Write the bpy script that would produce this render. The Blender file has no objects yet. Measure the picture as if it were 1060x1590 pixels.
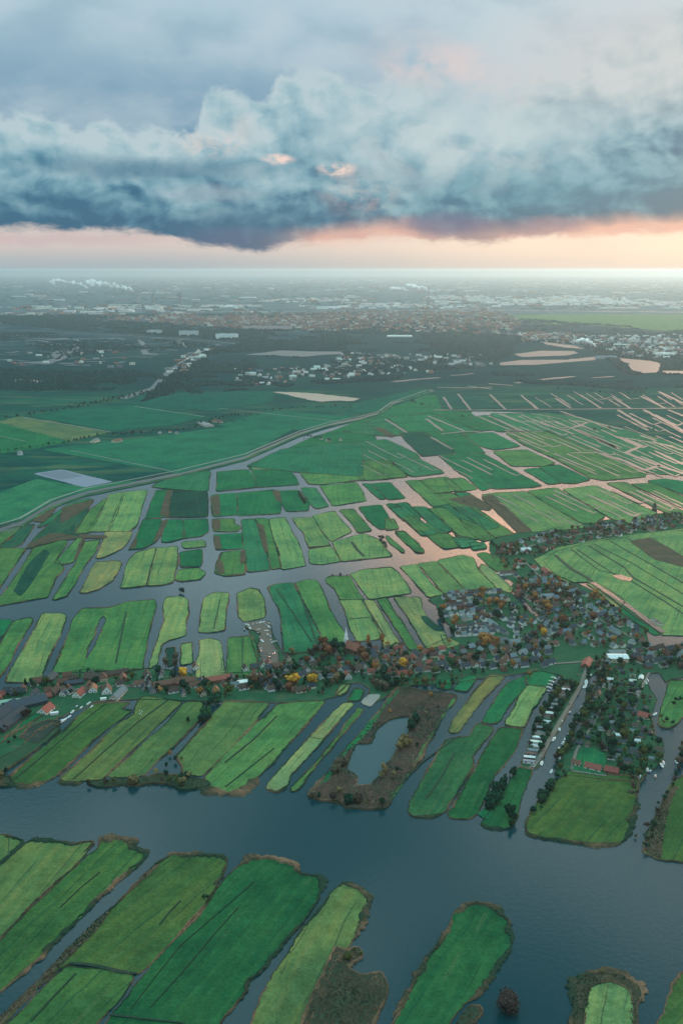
import bpy, bmesh, math, random
from mathutils import Vector, noise, Matrix
from mathutils.geometry import tessellate_polygon
rnd = random.Random(7)
scene = bpy.context.scene
COL = scene.collection
R = math.radians
# ------------------------------------------------------------------ camera
H = 500.0; FPX = 1546.0; HY = 418.0            # eye height (m), focal length and horizon row of the 1060x1590 photograph
PITCH = math.atan((795 - HY) / FPX)
cam = bpy.data.cameras.new('camera'); camo = bpy.data.objects.new('camera', cam); COL.objects.link(camo)
cam.sensor_fit = 'VERTICAL'; cam.sensor_height = 36; cam.sensor_width = 24; cam.lens = 36 * FPX / 1590
cam.clip_start = 1; cam.clip_end = 300000
camo.location = (0, 0, H); camo.rotation_euler = (math.pi / 2 - PITCH, 0, 0)
scene.camera = camo
cp, sp = math.cos(PITCH), math.sin(PITCH)
def ray(px, py):
    a = (px - 530) / FPX; b = (795 - py) / FPX
    return Vector((a, cp + b * sp, -sp + b * cp))
def G(px, py):
    """survey point read off the photograph -> metres on the ground"""
    d = ray(px, py); t = H / -d.z
    return Vector((d.x * t, d.y * t))
def azel(px, py):
    d = ray(px, py).normalized()
    return math.degrees(math.atan2(d.x, d.y)), math.degrees(math.asin(d.z))
REG = {'1': (0, 1280, 2), '2': (530, 1280, 2), '3': (0, 1000, 2.65), '4': (350, 1000, 2.65), '5': (660, 1000, 2.65),
       '6': (0, 720, 3.0286), '7': (300, 720, 3.0286), '8': (600, 780, 2.3043), '9': (560, 580, 2.12), 'a': (0, 560, 1.893),
       'b': (0, 400, 2), 'c': (530, 400, 2), 'p': (0, 0, 1), 'v': (370, 950, 5.3), 'w': (560, 900, 4.077), 'x': (800, 880, 4.077),
       'y': (0, 1000, 4.417), 'z': (220, 980, 4.417)}
def T(s):
    """'r x,y x,y ...' -> photograph pixels"""
    out = []; cur = REG['p']
    for w in s.split():
        if ',' not in w: cur = REG[w]; continue
        a, b = w.split(','); out.append((cur[0] + float(a) / cur[2], cur[1] + float(b) / cur[2]))
    return out

# ------------------------------------------------------------------ node helper
class E:
    def __init__(s, nt, v): s.nt = nt; s.v = v
    def _m(s, op, *o):
        n = s.nt.nodes.new('ShaderNodeMath'); n.operation = op
        for i, x in enumerate((s,) + o):
            x = x.v if isinstance(x, E) else x
            if isinstance(x, (int, float)): n.inputs[i].default_value = x
            else: s.nt.links.new(x, n.inputs[i])
        return E(s.nt, n.outputs[0])
    def __add__(s, o): return s._m('ADD', o)
    def __radd__(s, o): return s._m('ADD', o)
    def __sub__(s, o): return s._m('SUBTRACT', o)
    def __rsub__(s, o): return E(s.nt, float(o))._m('SUBTRACT', s)
    def __mul__(s, o): return s._m('MULTIPLY', o)
    def __rmul__(s, o): return s._m('MULTIPLY', o)
    def __truediv__(s, o): return s._m('DIVIDE', o)
    def clamp(s):
        r = s._m('ADD', 0.0); r.v.node.use_clamp = True; return r
    def sstep(s, a, b):
        n = s.nt.nodes.new('ShaderNodeMapRange'); n.interpolation_type = 'SMOOTHSTEP'; n.clamp = True
        s.nt.links.new(s.v, n.inputs[0])
        for i, x in ((1, a), (2, b)):
            if isinstance(x, E): s.nt.links.new(x.v, n.inputs[i])
            else: n.inputs[i].default_value = x
        return E(s.nt, n.outputs[0])
    def curve(s, pts, x0, x1, y0, y1):
        """piecewise curve through pts (x, y)"""
        n = s.nt.nodes.new('ShaderNodeFloatCurve'); c = n.mapping.curves[0]
        q = [((x - x0) / (x1 - x0), (y - y0) / (y1 - y0)) for x, y in pts]
        c.points[0].location = q[0]; c.points[1].location = q[-1]
        for p in q[1:-1]: c.points.new(*p)
        n.mapping.update()
        t = ((s - x0) / (x1 - x0)).clamp(); s.nt.links.new(t.v, n.inputs[1])
        return E(s.nt, n.outputs[0]) * (y1 - y0) + y0
def nmix(nt, fac, a, b):
    n = nt.nodes.new('ShaderNodeMix'); n.data_type = 'RGBA'; n.clamp_factor = True
    for i, x in ((0, fac), (6, a), (7, b)):
        if isinstance(x, E): x = x.v
        if isinstance(x, (int, float)): n.inputs[i].default_value = x
        elif isinstance(x, tuple): n.inputs[i].default_value = x + (1,) if len(x) == 3 else x
        else: nt.links.new(x, n.inputs[i])
    return n.outputs[2]
def ncomb(nt, x, y, z=0.0):
    n = nt.nodes.new('ShaderNodeCombineXYZ')
    for i, v in enumerate((x, y, z)):
        if isinstance(v, E): nt.links.new(v.v, n.inputs[i])
        else: n.inputs[i].default_value = v
    return n.outputs[0]
def nnoise(nt, vec, scale, detail=4, rough=0.5, dist=0.0, lac=2.0):
    n = nt.nodes.new('ShaderNodeTexNoise'); n.inputs['Scale'].default_value = scale; n.inputs['Detail'].default_value = detail
    n.inputs['Roughness'].default_value = rough; n.inputs['Distortion'].default_value = dist; n.inputs['Lacunarity'].default_value = lac
    nt.links.new(vec, n.inputs['Vector']); return E(nt, n.outputs[0])
def lin(r, g, b):
    f = lambda c: (c / 255 / 12.92) if c < 10.3 else ((c / 255 + .055) / 1.055) ** 2.4
    return (f(r), f(g), f(b))

# ------------------------------------------------------------------ world
HAZE_COL = (.58, .87, 1.0, 1); HAZE_D = 2.7e-5
SUN_AZ, SUN_EL = 30.0, 13.0                    # degrees right of the view, above the horizon
w = bpy.data.worlds.new('World'); scene.world = w; w.use_nodes = True
nt = w.node_tree; nt.nodes.clear()
out = nt.nodes.new('ShaderNodeOutputWorld'); bg = nt.nodes.new('ShaderNodeBackground'); nt.links.new(bg.outputs[0], out.inputs[0])
sky = nt.nodes.new('ShaderNodeTexSky'); sky.sky_type = 'NISHITA'; sky.sun_disc = False
sky.sun_elevation = R(SUN_EL); sky.sun_rotation = R(SUN_AZ)
tc = nt.nodes.new('ShaderNodeTexCoord'); sx = nt.nodes.new('ShaderNodeSeparateXYZ'); nt.links.new(tc.outputs['Generated'], sx.inputs[0])
X, Y, Z = (E(nt, sx.outputs[i]) for i in range(3))
az = X._m('ARCTAN2', Y) * 57.29578
el = Z._m('ARCSINE') * 57.29578
def vec(a, b, c=0.0): return ncomb(nt, az * a, el * b, c)
warp = nnoise(nt, vec(.35, .7, 3.1), 1, 4, .55) - .5
warp2 = nnoise(nt, vec(.35, .7, 9.7), 1, 4, .55) - .5
azw = az + warp * 1.7; elw = el + warp2 * 1.0
def field_n(sc_x, sc_y, dx=0., dy=0., detail=8, rough=.55, z=0.):
    v = ncomb(nt, (azw + dx) * sc_x, (elw + dy) * sc_y, z)
    return nnoise(nt, v, 1, detail, rough)
big = field_n(.16, .34, 0, 0, 6, .5, 1.0)
big2 = field_n(.16, .34, .35, .45, 6, .5, 1.0)
bil = field_n(.50, .60, 0, 0, 7, .48, 5.0)
bil2 = field_n(.50, .60, .3, .42, 7, .48, 5.0)
fine = field_n(1.5, 2.3, 0, 0, 6, .6, 8.0)
relief = ((bil2 - bil) * 1.35 + (big2 - big) * 1.2)            # + = side turned to the light
def AE(s): return [azel(*p) for p in T(s)]
def shift(pts): return [(a, b) for a, b in pts]
# high sheet of stratus
hi_l = nmix(nt, el.sstep(6.5, 14), lin(108, 150, 178), lin(176, 203, 216))
hi_r = nmix(nt, el.sstep(6.5, 14), lin(172, 196, 206), lin(196, 212, 220))
hi = nmix(nt, az.sstep(-6, 13), hi_l, hi_r)
hi = nmix(nt, (big.sstep(.38, .68)) * .5, hi, lin(196, 212, 220))
hi = nmix(nt, ((big2 * -1 + 1.0).sstep(.45, .68)) * .35, hi, lin(124, 160, 184))
# pink lit patches
def blob(px, py, rx, ry):
    a, b = azel(px, py)
    dx = (azw - a) / (rx / 27.); dy = (elw - b) / (ry / 27.)
    return (1.0 - (dx * dx + dy * dy)._m('SQRT')).sstep(0, .8)
pk = blob(690, 118, 120, 50) + blob(860, 160, 110, 55) * .9 + blob(1040, 130, 120, 70) * .5 + blob(640, 90, 120, 60) * .4
hi = nmix(nt, (pk * bil.sstep(.34, .6)).clamp() * .7, hi, lin(226, 208, 206))
# cumulus bank
top = az.curve(AE('p -700,120 -400,170 -150,165 0,178 60,172 95,180 125,205 165,190 205,205 235,206 290,215 318,160 342,134 372,150 400,162 425,140 455,108 485,114 515,113 545,130 600,134 660,132 740,160 850,100 950,60 1060,25 1300,10'), -45, 45, -2, 22)
base = az.curve(AE('p -700,350 -300,349 0,353 120,355 220,359 270,367 310,376 350,383 400,386 440,380 480,377 520,372 560,369 610,367 660,370 720,372 790,371 850,367 920,364 1060,359 1300,355'), -45, 45, -2, 22)
edge = (bil - .5) * 3.4 + (fine - .5) * 1.1
soft = az.sstep(-1, 8) * 1.7 + .30
mc = ((top - el) + edge * .8 + .1).sstep(soft * -1, soft)
tt = ((el - base) / (top - base)).clamp()
shade = (tt * 1.05 + relief * 1.2 + (bil - .5) * .28 + (big - .5) * .6 - .04)
ramp = nt.nodes.new('ShaderNodeValToRGB'); cr = ramp.color_ramp
stops = [(0.0, lin(50, 104, 136)), (.18, lin(78, 130, 156)), (.38, lin(114, 160, 178)), (.60, lin(143, 180, 194)), (.82, lin(166, 195, 204)), (1.0, lin(184, 205, 212))]
cr.elements[0].position = stops[0][0]; cr.elements[0].color = stops[0][1] + (1,)
cr.elements[1].position = 1; cr.elements[1].color = stops[-1][1] + (1,)
for p, c in stops[1:-1]:
    e = cr.elements.new(p); e.color = c + (1,)
nt.links.new(shade.clamp().v, ramp.inputs[0])
cum = ramp.outputs[0]
# teal belly right of centre, lighter wing of cloud at the far right
cum = nmix(nt, blob(860, 290, 330, 60) * .35, cum, lin(92, 160, 180))
cum = nmix(nt, blob(700, 215, 260, 90) * (bil.sstep(.35, .6)) * .8, cum, lin(198, 213, 217))
# dark streaks
cum = nmix(nt, (blob(230, 262, 260, 22) * .55 + blob(60, 320, 200, 36) * .3 + blob(370, 352, 170, 40) * .6).clamp(), cum, lin(66, 114, 142))
cum = nmix(nt, blob(330, 300, 110, 18) * .4, cum, lin(160, 172, 186))
pk2 = blob(430, 246, 36, 13) * 1.1 + blob(522, 262, 34, 15) + blob(325, 222, 60, 26) * .5 + blob(380, 200, 30, 25) * .2 + blob(560, 300, 90, 40) * .28 + blob(790, 130, 90, 45) * .25
cum = nmix(nt, (pk2 * (fine + bil).sstep(.75, 1.15) * 1.1).clamp(), cum, lin(240, 214, 204))
col = nmix(nt, mc, hi, cum)
# rosy underside, purple core
hb = el - base + (bil - .5) * .9
rose = (1.0 - hb.sstep(.1, 1.25)) * az.curve(AE('p -700,418 0,418 300,418 400,405 480,340 560,300 620,300 700,330 760,320 900,290 1060,280 1400,280'), -45, 45, 0, 5)
rose = (rose * .28).clamp()
col = nmix(nt, rose * (big.sstep(.25, .6) * .5 + .5), col, lin(232, 186, 172))
purp = blob(690, 348, 110, 24) + blob(850, 352, 80, 20) * .7 + blob(370, 372, 120, 22) * .5
col = nmix(nt, (purp * .75).clamp(), col, lin(104, 112, 146))
col = nmix(nt, (blob(1010, 90, 330, 110) * .35).clamp(), col, lin(226, 212, 206))
# clear band under the bank
rag = nnoise(nt, ncomb(nt, azw * .55, elw * 1.5, 2.2), 1, 8, .62) - .5
below = (base - el + rag * 1.1 + (big - .5) * .5 + (fine - .5) * .3).sstep(-.26, .30)
band_l = nmix(nt, el.sstep(0, 1.5), lin(168, 184, 192), lin(214, 202, 198))
band_l = nmix(nt, (elw.sstep(1.25, 1.5)) * az.sstep(-18, -4)._m('MULTIPLY', -1) * 1, band_l, band_l)
band_r = nmix(nt, el.sstep(0, 1.3), lin(232, 218, 206), lin(254, 232, 212))
band = nmix(nt, az.sstep(-13, 16), band_l, band_r)
band = nmix(nt, blob(90, 372, 260, 14) * .6, band, lin(204, 182, 184))
band = nmix(nt, blob(520, 372, 110, 16) * .5, band, lin(236, 204, 192))
band = nmix(nt, (big - .5) * .8, band, lin(178, 186, 190))
col = nmix(nt, below, col, band)
# overcast brightens towards the zenith (outside the picture)
zen = el.sstep(42, 74)
up = nmix(nt, el.sstep(15, 31), (0.42, 0.58, 0.68), (0.06, 0.22, 0.29))
up = nmix(nt, zen, up, (1.45, 2.75, 2.85))
cl3 = nt.nodes.new('ShaderNodeTexNoise'); cl3.inputs['Scale'].default_value = 4.2; cl3.inputs['Detail'].default_value = 5
mp = nt.nodes.new('ShaderNodeMapping'); mp.inputs['Scale'].default_value = (1, 1, 2.2); nt.links.new(tc.outputs['Generated'], mp.inputs[0]); nt.links.new(mp.outputs[0], cl3.inputs['Vector'])
up = nmix(nt, E(nt, cl3.outputs[0]).sstep(.50, .59) * .9 * (1.0 - zen), up, (1.7, 2.1, 2.2))
# unseen warm bright sky patch, added above top right for peach water reflections
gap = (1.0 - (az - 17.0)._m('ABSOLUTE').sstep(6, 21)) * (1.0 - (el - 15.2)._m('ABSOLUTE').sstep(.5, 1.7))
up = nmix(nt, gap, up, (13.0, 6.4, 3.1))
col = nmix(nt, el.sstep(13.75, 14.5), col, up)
col = nmix(nt, el.sstep(-.22, .03), (.10, .15, .17), col)
skys = nt.nodes.new('ShaderNodeMix'); skys.data_type = 'RGBA'; skys.blend_type = 'MULTIPLY'; skys.inputs[0].default_value = 1
nt.links.new(sky.outputs[0], skys.inputs[6]); skys.inputs[7].default_value = (.08, .08, .08, 1)
col = nmix(nt, .06, col, skys.outputs[2])
glow = nt.nodes.new('ShaderNodeMath')
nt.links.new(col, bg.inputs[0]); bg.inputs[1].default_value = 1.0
# sun
sl = bpy.data.lights.new('sun', 'SUN'); so = bpy.data.objects.new('sun', sl); COL.objects.link(so)
sl.energy = 3.1; sl.angle = R(14); sl.color = (1.0, .60, .40)
sd = Vector((math.sin(R(SUN_AZ)) * math.cos(R(SUN_EL)), math.cos(R(SUN_AZ)) * math.cos(R(SUN_EL)), math.sin(R(SUN_EL))))
so.rotation_euler = sd.to_track_quat('Z', 'Y').to_euler()
scene.view_settings.view_transform = 'Standard'; scene.view_settings.look = 'None'; scene.view_settings.exposure = 0; scene.view_settings.gamma = 1

# ------------------------------------------------------------------ materials
def newmat(name):
    m = bpy.data.materials.new(name); m.use_nodes = True
    return m, m.node_tree, m.node_tree.nodes['Principled BSDF']
def objcol(nt):
    n = nt.nodes.new('ShaderNodeObjectInfo'); return n
def gpos(nt):
    n = nt.nodes.new('ShaderNodeNewGeometry'); return n.outputs['Position']
def simple(name, c, rough=.8, amp=.25, scale=.3, spec=.12, tint=False, metal=0):
    m, nt, b = newmat(name); b.inputs['Roughness'].default_value = rough; b.inputs['Specular IOR Level'].default_value = spec
    b.inputs['Metallic'].default_value = metal
    n = nnoise(nt, gpos(nt), scale, 5, .6)
    if tint:
        oi = objcol(nt); base = oi.outputs['Color']
    else: base = c
    dark = nt.nodes.new('ShaderNodeMix'); dark.data_type = 'RGBA'; dark.blend_type = 'MULTIPLY'; dark.inputs[0].default_value = 1
    if tint: nt.links.new(base, dark.inputs[6])
    else: dark.inputs[6].default_value = c + (1,)
    f = (n - .5) * (2 * amp) + 1.0
    nt.links.new(ncomb(nt, f, f, f), dark.inputs[7]); nt.links.new(dark.outputs[2], b.inputs['Base Color'])
    return m
def grass_mat():
    m, nt, b = newmat('grass'); b.inputs['Roughness'].default_value = .95; b.inputs['Specular IOR Level'].default_value = 0
    oi = objcol(nt); uv = nt.nodes.new('ShaderNodeUVMap'); uv.uv_map = 'UVMap'
    s = nt.nodes.new('ShaderNodeSeparateXYZ'); nt.links.new(uv.outputs[0], s.inputs[0])
    u, v = E(nt, s.outputs[0]), E(nt, s.outputs[1]); ps = gpos(nt)
    rd = E(nt, oi.outputs['Random']) * 37.0
    wob = (nnoise(nt, ps, .012, 2) - .5) * 10.0
    vw = v + wob
    st = nnoise(nt, ncomb(nt, u * .006, vw * .16, rd), 1, 5, .6)       # mowing and manure streaks along the field
    pat = nnoise(nt, ps, .014, 5, .55); pat2 = nnoise(nt, ps, .004, 3, .5); fn = nnoise(nt, ps, .42, 6, .75); tuf = nnoise(nt, ps, .11, 4, .7); pk_ = nnoise(nt, ps, .05, 3, .6)
    def tinted(k):
        q = nt.nodes.new('ShaderNodeMix'); q.data_type = 'RGBA'; q.blend_type = 'MULTIPLY'; q.inputs[0].default_value = 1
        nt.links.new(oi.outputs['Color'], q.inputs[6]); q.inputs[7].default_value = k + (1,); return q.outputs[2]
    col = nmix(nt, (st.sstep(.40, .64)) * .75, oi.outputs['Color'], tinted((1.8, 1.22, 1.05)))
    col = nmix(nt, ((1.0 - pat).sstep(.42, .7)) * .6, col, tinted((.35, .55, .7)))
    col = nmix(nt, (pat.sstep(.52, .72)) * .45, col, tinted((1.9, 1.08, 1.0)))
    col = nmix(nt, pat2.sstep(.5, .7) * .3, col, tinted((.7, .8, .95)))
    # shallow drainage furrows, broken up
    per = 13.0
    fr = (vw / per)._m('FRACT'); d = (fr - .5)._m('ABSOLUTE') * per
    brk = nnoise(nt, ncomb(nt, u * .012, (vw / per)._m('FLOOR') * 3.7, rd), 1, 3).sstep(.47, .58)
    fur = (1.0 - d.sstep(.25, .75)) * brk
    col = nmix(nt, fur * .7, col, (.012, .045, .03))
    # wheel tracks
    d2 = ((vw / 31.0)._m('FRACT') - .5)._m('ABSOLUTE') * 31.0
    tr = (1.0 - (d2 - .9)._m('ABSOLUTE').sstep(.12, .38)) * nnoise(nt, ncomb(nt, u * .02, (vw / 31.)._m('FLOOR') * 1.9, rd), 1, 2).sstep(.5, .62)
    col = nmix(nt, tr * .5, col, (.13, .13, .07))
    f = (fn - .5) * 1.5 + (tuf - .5) * 1.0 + (pk_ - .5) * .5 + 1.0
    mm = nt.nodes.new('ShaderNodeMix'); mm.data_type = 'RGBA'; mm.blend_type = 'MULTIPLY'; mm.inputs[0].default_value = 1
    nt.links.new(col, mm.inputs[6]); nt.links.new(ncomb(nt, f, f, f), mm.inputs[7]); nt.links.new(mm.outputs[2], b.inputs['Base Color'])
    bp = nt.nodes.new('ShaderNodeBump'); bp.inputs['Strength'].default_value = .5; bp.inputs['Distance'].default_value = .6
    nt.links.new(fn.v, bp.inputs['Height']); nt.links.new(bp.outputs[0], b.inputs['Normal'])
    return m
def reed_mat():
    m, nt, b = newmat('reed'); b.inputs['Roughness'].default_value = .95; b.inputs['Specular IOR Level'].default_value = 0
    ps = gpos(nt); n1 = nnoise(nt, ps, .012, 4, .6); n2 = nnoise(nt, ps, .35, 6, .8)
    col = nmix(nt, n1.sstep(.46, .64), (.05, .047, .03), (.16, .10, .065))
    col = nmix(nt, (1.0 - n1).sstep(.48, .6), col, (.02, .042, .028))
    f = (n2 - .5) * 1.7 + 1.0
    mm = nt.nodes.new('ShaderNodeMix'); mm.data_type = 'RGBA'; mm.blend_type = 'MULTIPLY'; mm.inputs[0].default_value = 1
    nt.links.new(col, mm.inputs[6]); nt.links.new(ncomb(nt, f, f, f), mm.inputs[7]); nt.links.new(mm.outputs[2], b.inputs['Base Color'])
    return m
def marsh_mat():
    m, nt, b = newmat('marsh'); b.inputs['Roughness'].default_value = .95; b.inputs['Specular IOR Level'].default_value = 0
    oi = objcol(nt); ps = gpos(nt); n1 = nnoise(nt, ps, .05, 5, .65); n2 = nnoise(nt, ps, .4, 6, .75)
    col = nmix(nt, n1.sstep(.45, .7) * .6, oi.outputs['Color'], (.03, .06, .04))
    col = nmix(nt, (1.0 - n1).sstep(.5, .7) * .4, col, (.13, .10, .07))
    f = (n2 - .5) * 1.6 + 1.0
    mm = nt.nodes.new('ShaderNodeMix'); mm.data_type = 'RGBA'; mm.blend_type = 'MULTIPLY'; mm.inputs[0].default_value = 1
    nt.links.new(col, mm.inputs[6]); nt.links.new(ncomb(nt, f, f, f), mm.inputs[7]); nt.links.new(mm.outputs[2], b.inputs['Base Color'])
    return m
def water_mat():
    m, nt, b = newmat('water'); b.inputs['Base Color'].default_value = (.002, .034, .043, 1)
    b.inputs['Roughness'].default_value = .16; b.inputs['IOR'].default_value = 1.333; b.inputs['Specular IOR Level'].default_value = .5
    ps = gpos(nt)
    n1 = nnoise(nt, ps, .22, 4, .6); n2 = nnoise(nt, ps, .006, 4, .6)
    bp = nt.nodes.new('ShaderNodeBump'); bp.inputs['Strength'].default_value = .28; bp.inputs['Distance'].default_value = .35
    nt.links.new(n1.v, bp.inputs['Height']); nt.links.new(bp.outputs[0], b.inputs['Normal'])
    sep = nt.nodes.new('ShaderNodeSeparateXYZ'); nt.links.new(ps, sep.inputs[0])
    rr = n2.sstep(.4, .65) * .10 + .05 + E(nt, sep.outputs[1]).sstep(1600, 3000) * .26      # open water out of the wind shade of the village is rougher; nt.links.new(rr.v, b.inputs['Roughness'])
    return m
def ground_mat():
    m, nt, b = newmat('polder_ground'); b.inputs['Roughness'].default_value = .95; b.inputs['Specular IOR Level'].default_value = 0
    ps = gpos(nt)
    mp = nt.nodes.new('ShaderNodeMapping'); mp.inputs['Rotation'].default_value = (0, 0, R(28)); mp.inputs['Scale'].default_value = (1 / 620., 1 / 210., 1); nt.links.new(ps, mp.inputs[0])
    vo = nt.nodes.new('ShaderNodeTexVoronoi'); vo.distance = 'CHEBYCHEV'; vo.inputs['Randomness'].default_value = .75; nt.links.new(mp.outputs[0], vo.inputs['Vector'])
    s = nt.nodes.new('ShaderNodeSeparateColor'); nt.links.new(vo.outputs['Color'], s.inputs[0])
    col = nmix(nt, E(nt, s.outputs[0]).sstep(.1, .9), (.003, .055, .045), (.012, .088, .058))
    col = nmix(nt, E(nt, s.outputs[1]).sstep(.75, .95) * .5, col, (.09, .12, .06))
    col = nmix(nt, nnoise(nt, ps, .0012, 6, .6).sstep(.42, .6) * .6, col, (.003, .042, .042))
    yy = nt.nodes.new('ShaderNodeSeparateXYZ'); nt.links.new(ps, yy.inputs[0])
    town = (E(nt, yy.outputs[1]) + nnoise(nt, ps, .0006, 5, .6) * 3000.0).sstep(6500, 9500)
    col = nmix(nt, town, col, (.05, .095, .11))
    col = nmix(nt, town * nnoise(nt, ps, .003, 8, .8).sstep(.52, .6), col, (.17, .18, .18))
    yv = E(nt, yy.outputs[1]); wz = (yv + nnoise(nt, ps, .0009, 5, .6) * 2400.0); wd_ = wz.sstep(5000, 5900) * (1.0 - yv.sstep(8800, 11000))
    col = nmix(nt, wd_ * nnoise(nt, ps, .0021, 6, .7).sstep(.3, .5) * .85, col, (.004, .034, .042))
    nn = nnoise(nt, ps, .03, 6, .7); f = (nn - .5) * .7 + 1.0
    mm = nt.nodes.new('ShaderNodeMix'); mm.data_type = 'RGBA'; mm.blend_type = 'MULTIPLY'; mm.inputs[0].default_value = 1
    nt.links.new(col, mm.inputs[6]); nt.links.new(ncomb(nt, f, f, f), mm.inputs[7]); nt.links.new(mm.outputs[2], b.inputs['Base Color'])
    return m
def leaf_mat():
    m, nt, b = newmat('foliage'); b.inputs['Roughness'].default_value = .85; b.inputs['Specular IOR Level'].default_value = 0
    oi = objcol(nt); ps = gpos(nt); n = nnoise(nt, ps, .7, 3, .6); n2 = nnoise(nt, ps, .12, 3, .6)
    f = (n - .5) * 1.8 + (n2 - .5) * .9 + 1.0
    mm = nt.nodes.new('ShaderNodeMix'); mm.data_type = 'RGBA'; mm.blend_type = 'MULTIPLY'; mm.inputs[0].default_value = 1
    nt.links.new(oi.outputs['Color'], mm.inputs[6]); nt.links.new(ncomb(nt, f, f, f), mm.inputs[7]); nt.links.new(mm.outputs[2], b.inputs['Base Color'])
    return m
def wood_mat():
    m, nt, b = newmat('woodland'); b.inputs['Roughness'].default_value = .9; b.inputs['Specular IOR Level'].default_value = 0
    ps = gpos(nt); n = nnoise(nt, ps, .06, 4, .7); n2 = nnoise(nt, ps, .25, 3, .7)
    col = nmix(nt, n.sstep(.4, .65), (.005, .036, .042), (.018, .065, .055))
    col = nmix(nt, n.sstep(.62, .72) * .4, col, (.06, .06, .05))
    f = (n2 - .5) * 1.4 + 1.0
    mm = nt.nodes.new('ShaderNodeMix'); mm.data_type = 'RGBA'; mm.blend_type = 'MULTIPLY'; mm.inputs[0].default_value = 1
    nt.links.new(col, mm.inputs[6]); nt.links.new(ncomb(nt, f, f, f), mm.inputs[7]); nt.links.new(mm.outputs[2], b.inputs['Base Color'])
    return m
M = dict(grass=grass_mat(), reed=reed_mat(), marsh=marsh_mat(), water=water_mat(), ground=ground_mat(), leaf=leaf_mat(), wood=wood_mat())
M['bark'] = simple('bark', (.05, .04, .03)); M['wall'] = simple('house_wall', None, .8, .12, .8, tint=True)
M['roof'] = simple('roof_tile', None, .75, .3, .9, tint=True); M['paint'] = simple('paint', None, .45, .08, 1, .5, tint=True)
M['glass'] = simple('window_glass', (.03, .045, .055), .15, .1, 1, .6)
M['road'] = simple('road_surface', None, .9, .2, .5, tint=True)
M['ditch'] = simple('ditch_grass', (.015, .04, .028), .9, .4, .3)
M['sand'] = simple('sand', (.34, .26, .21), .9, .12, .02)

# ------------------------------------------------------------------ object helpers
def link(name, me, mat=None, parent=None, color=None, loc=None):
    o = bpy.data.objects.new(name, me); COL.objects.link(o)
    if mat is not None and me is not None and not me.materials: me.materials.append(mat)
    if parent is not None: o.parent = parent
    if color is not None: o.color = tuple(color) + (1,)
    if loc is not None: o.location = loc
    return o
def tag(o, label=None, cat=None, group=None, kind=None):
    if label: o['label'] = label
    if cat: o['category'] = cat
    if group: o['group'] = group
    if kind: o['kind'] = kind
    return o
def mesh(name, vs, fs):
    me = bpy.data.meshes.new(name); me.from_pydata(vs, [], fs); me.update(); return me
def empty(name, loc, rz=0, sc=1):
    o = bpy.data.objects.new(name, None); COL.objects.link(o); o.location = loc; o.rotation_euler = (0, 0, rz); o.scale = (sc, sc, sc)
    o.empty_display_size = 1; return o
def chaikin(p):
    q = []
    for i in range(len(p)):
        a, b = p[i], p[(i + 1) % len(p)]
        L = (b - a).length; c = min(.2, max(3.0, a.length * .0017) / max(L, .1))
        q += [a.lerp(b, c), a.lerp(b, 1 - c)]
    return q
def outline(px, smooth=True, amp=1.0, grow=1):
    g = [G(*p) for p in px]
    if sum(g[i].x * g[(i + 1) % len(g)].y - g[(i + 1) % len(g)].x * g[i].y for i in range(len(g))) < 0: g.reverse()
    if smooth: g = chaikin(g)
    c = sum(g, Vector((0, 0))) / len(g); d = c.length
    step = max(2.2, d / 420.)
    o = []
    for i in range(len(g)):
        a, b = g[i], g[(i + 1) % len(g)]; L = (b - a).length; n = max(1, int(L / step))
        nrm = Vector((b.y - a.y, a.x - b.x)) / max(L, .01)
        for k in range(n):
            p = a.lerp(b, k / n)
            e = noise.noise((p.x * .02, p.y * .02, 2)) * 1.8 + noise.noise((p.x * .11, p.y * .11, 5)) * 1.3 + noise.noise((p.x * .4, p.y * .4, 7)) * .9
            o.append(p + nrm * (e * amp + grow * min(5.0, max(0, d - 1250) * .0034)))
    return o, step
REEDS = ([], [])
def reed_line(px, width, hgt=1.4, z=.6):
    g = [G(*p) for p in px]; o = []
    for i in range(len(g) - 1):
        n = max(1, int((g[i + 1] - g[i]).length / 2.0)); o += [g[i].lerp(g[i + 1], k / n) for k in range(n)]
    vs, fs = REEDS; b0 = len(vs); n = len(o)
    for i, p in enumerate(o):
        t = (o[min(i + 1, n - 1)] - o[max(i - 1, 0)]).normalized(); nr = Vector((t.y, -t.x)); e = noise.noise((p.x * .08, p.y * .08, 31)) * 3 + noise.noise((p.x * .3, p.y * .3, 33)) * 1.5
        p = p + nr * e; taper = min(1, 6 * min(i, n - 1 - i) / n + .15); wd = width * .5 * taper * (1 + 1.1 * noise.noise((p.x * .05, p.y * .05, 35)) + .8 * noise.noise((p.x * .3, p.y * .3, 37))); h = hgt * (.5 + .8 * rnd.random()) * taper
        for q, zz in ((p + nr * (wd + .5), -.05), (p + nr * wd * .6, z + h * .8), (p - nr * wd * .5, z + h * (.5 + .5 * rnd.random())), (p - nr * wd, z - .1)): vs.append((q.x, q.y, zz))
    for i in range(n - 1):
        a = b0 + i * 4
        for k in range(3): fs.append((a + k, a + 4 + k, a + 5 + k, a + k + 1))
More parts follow.
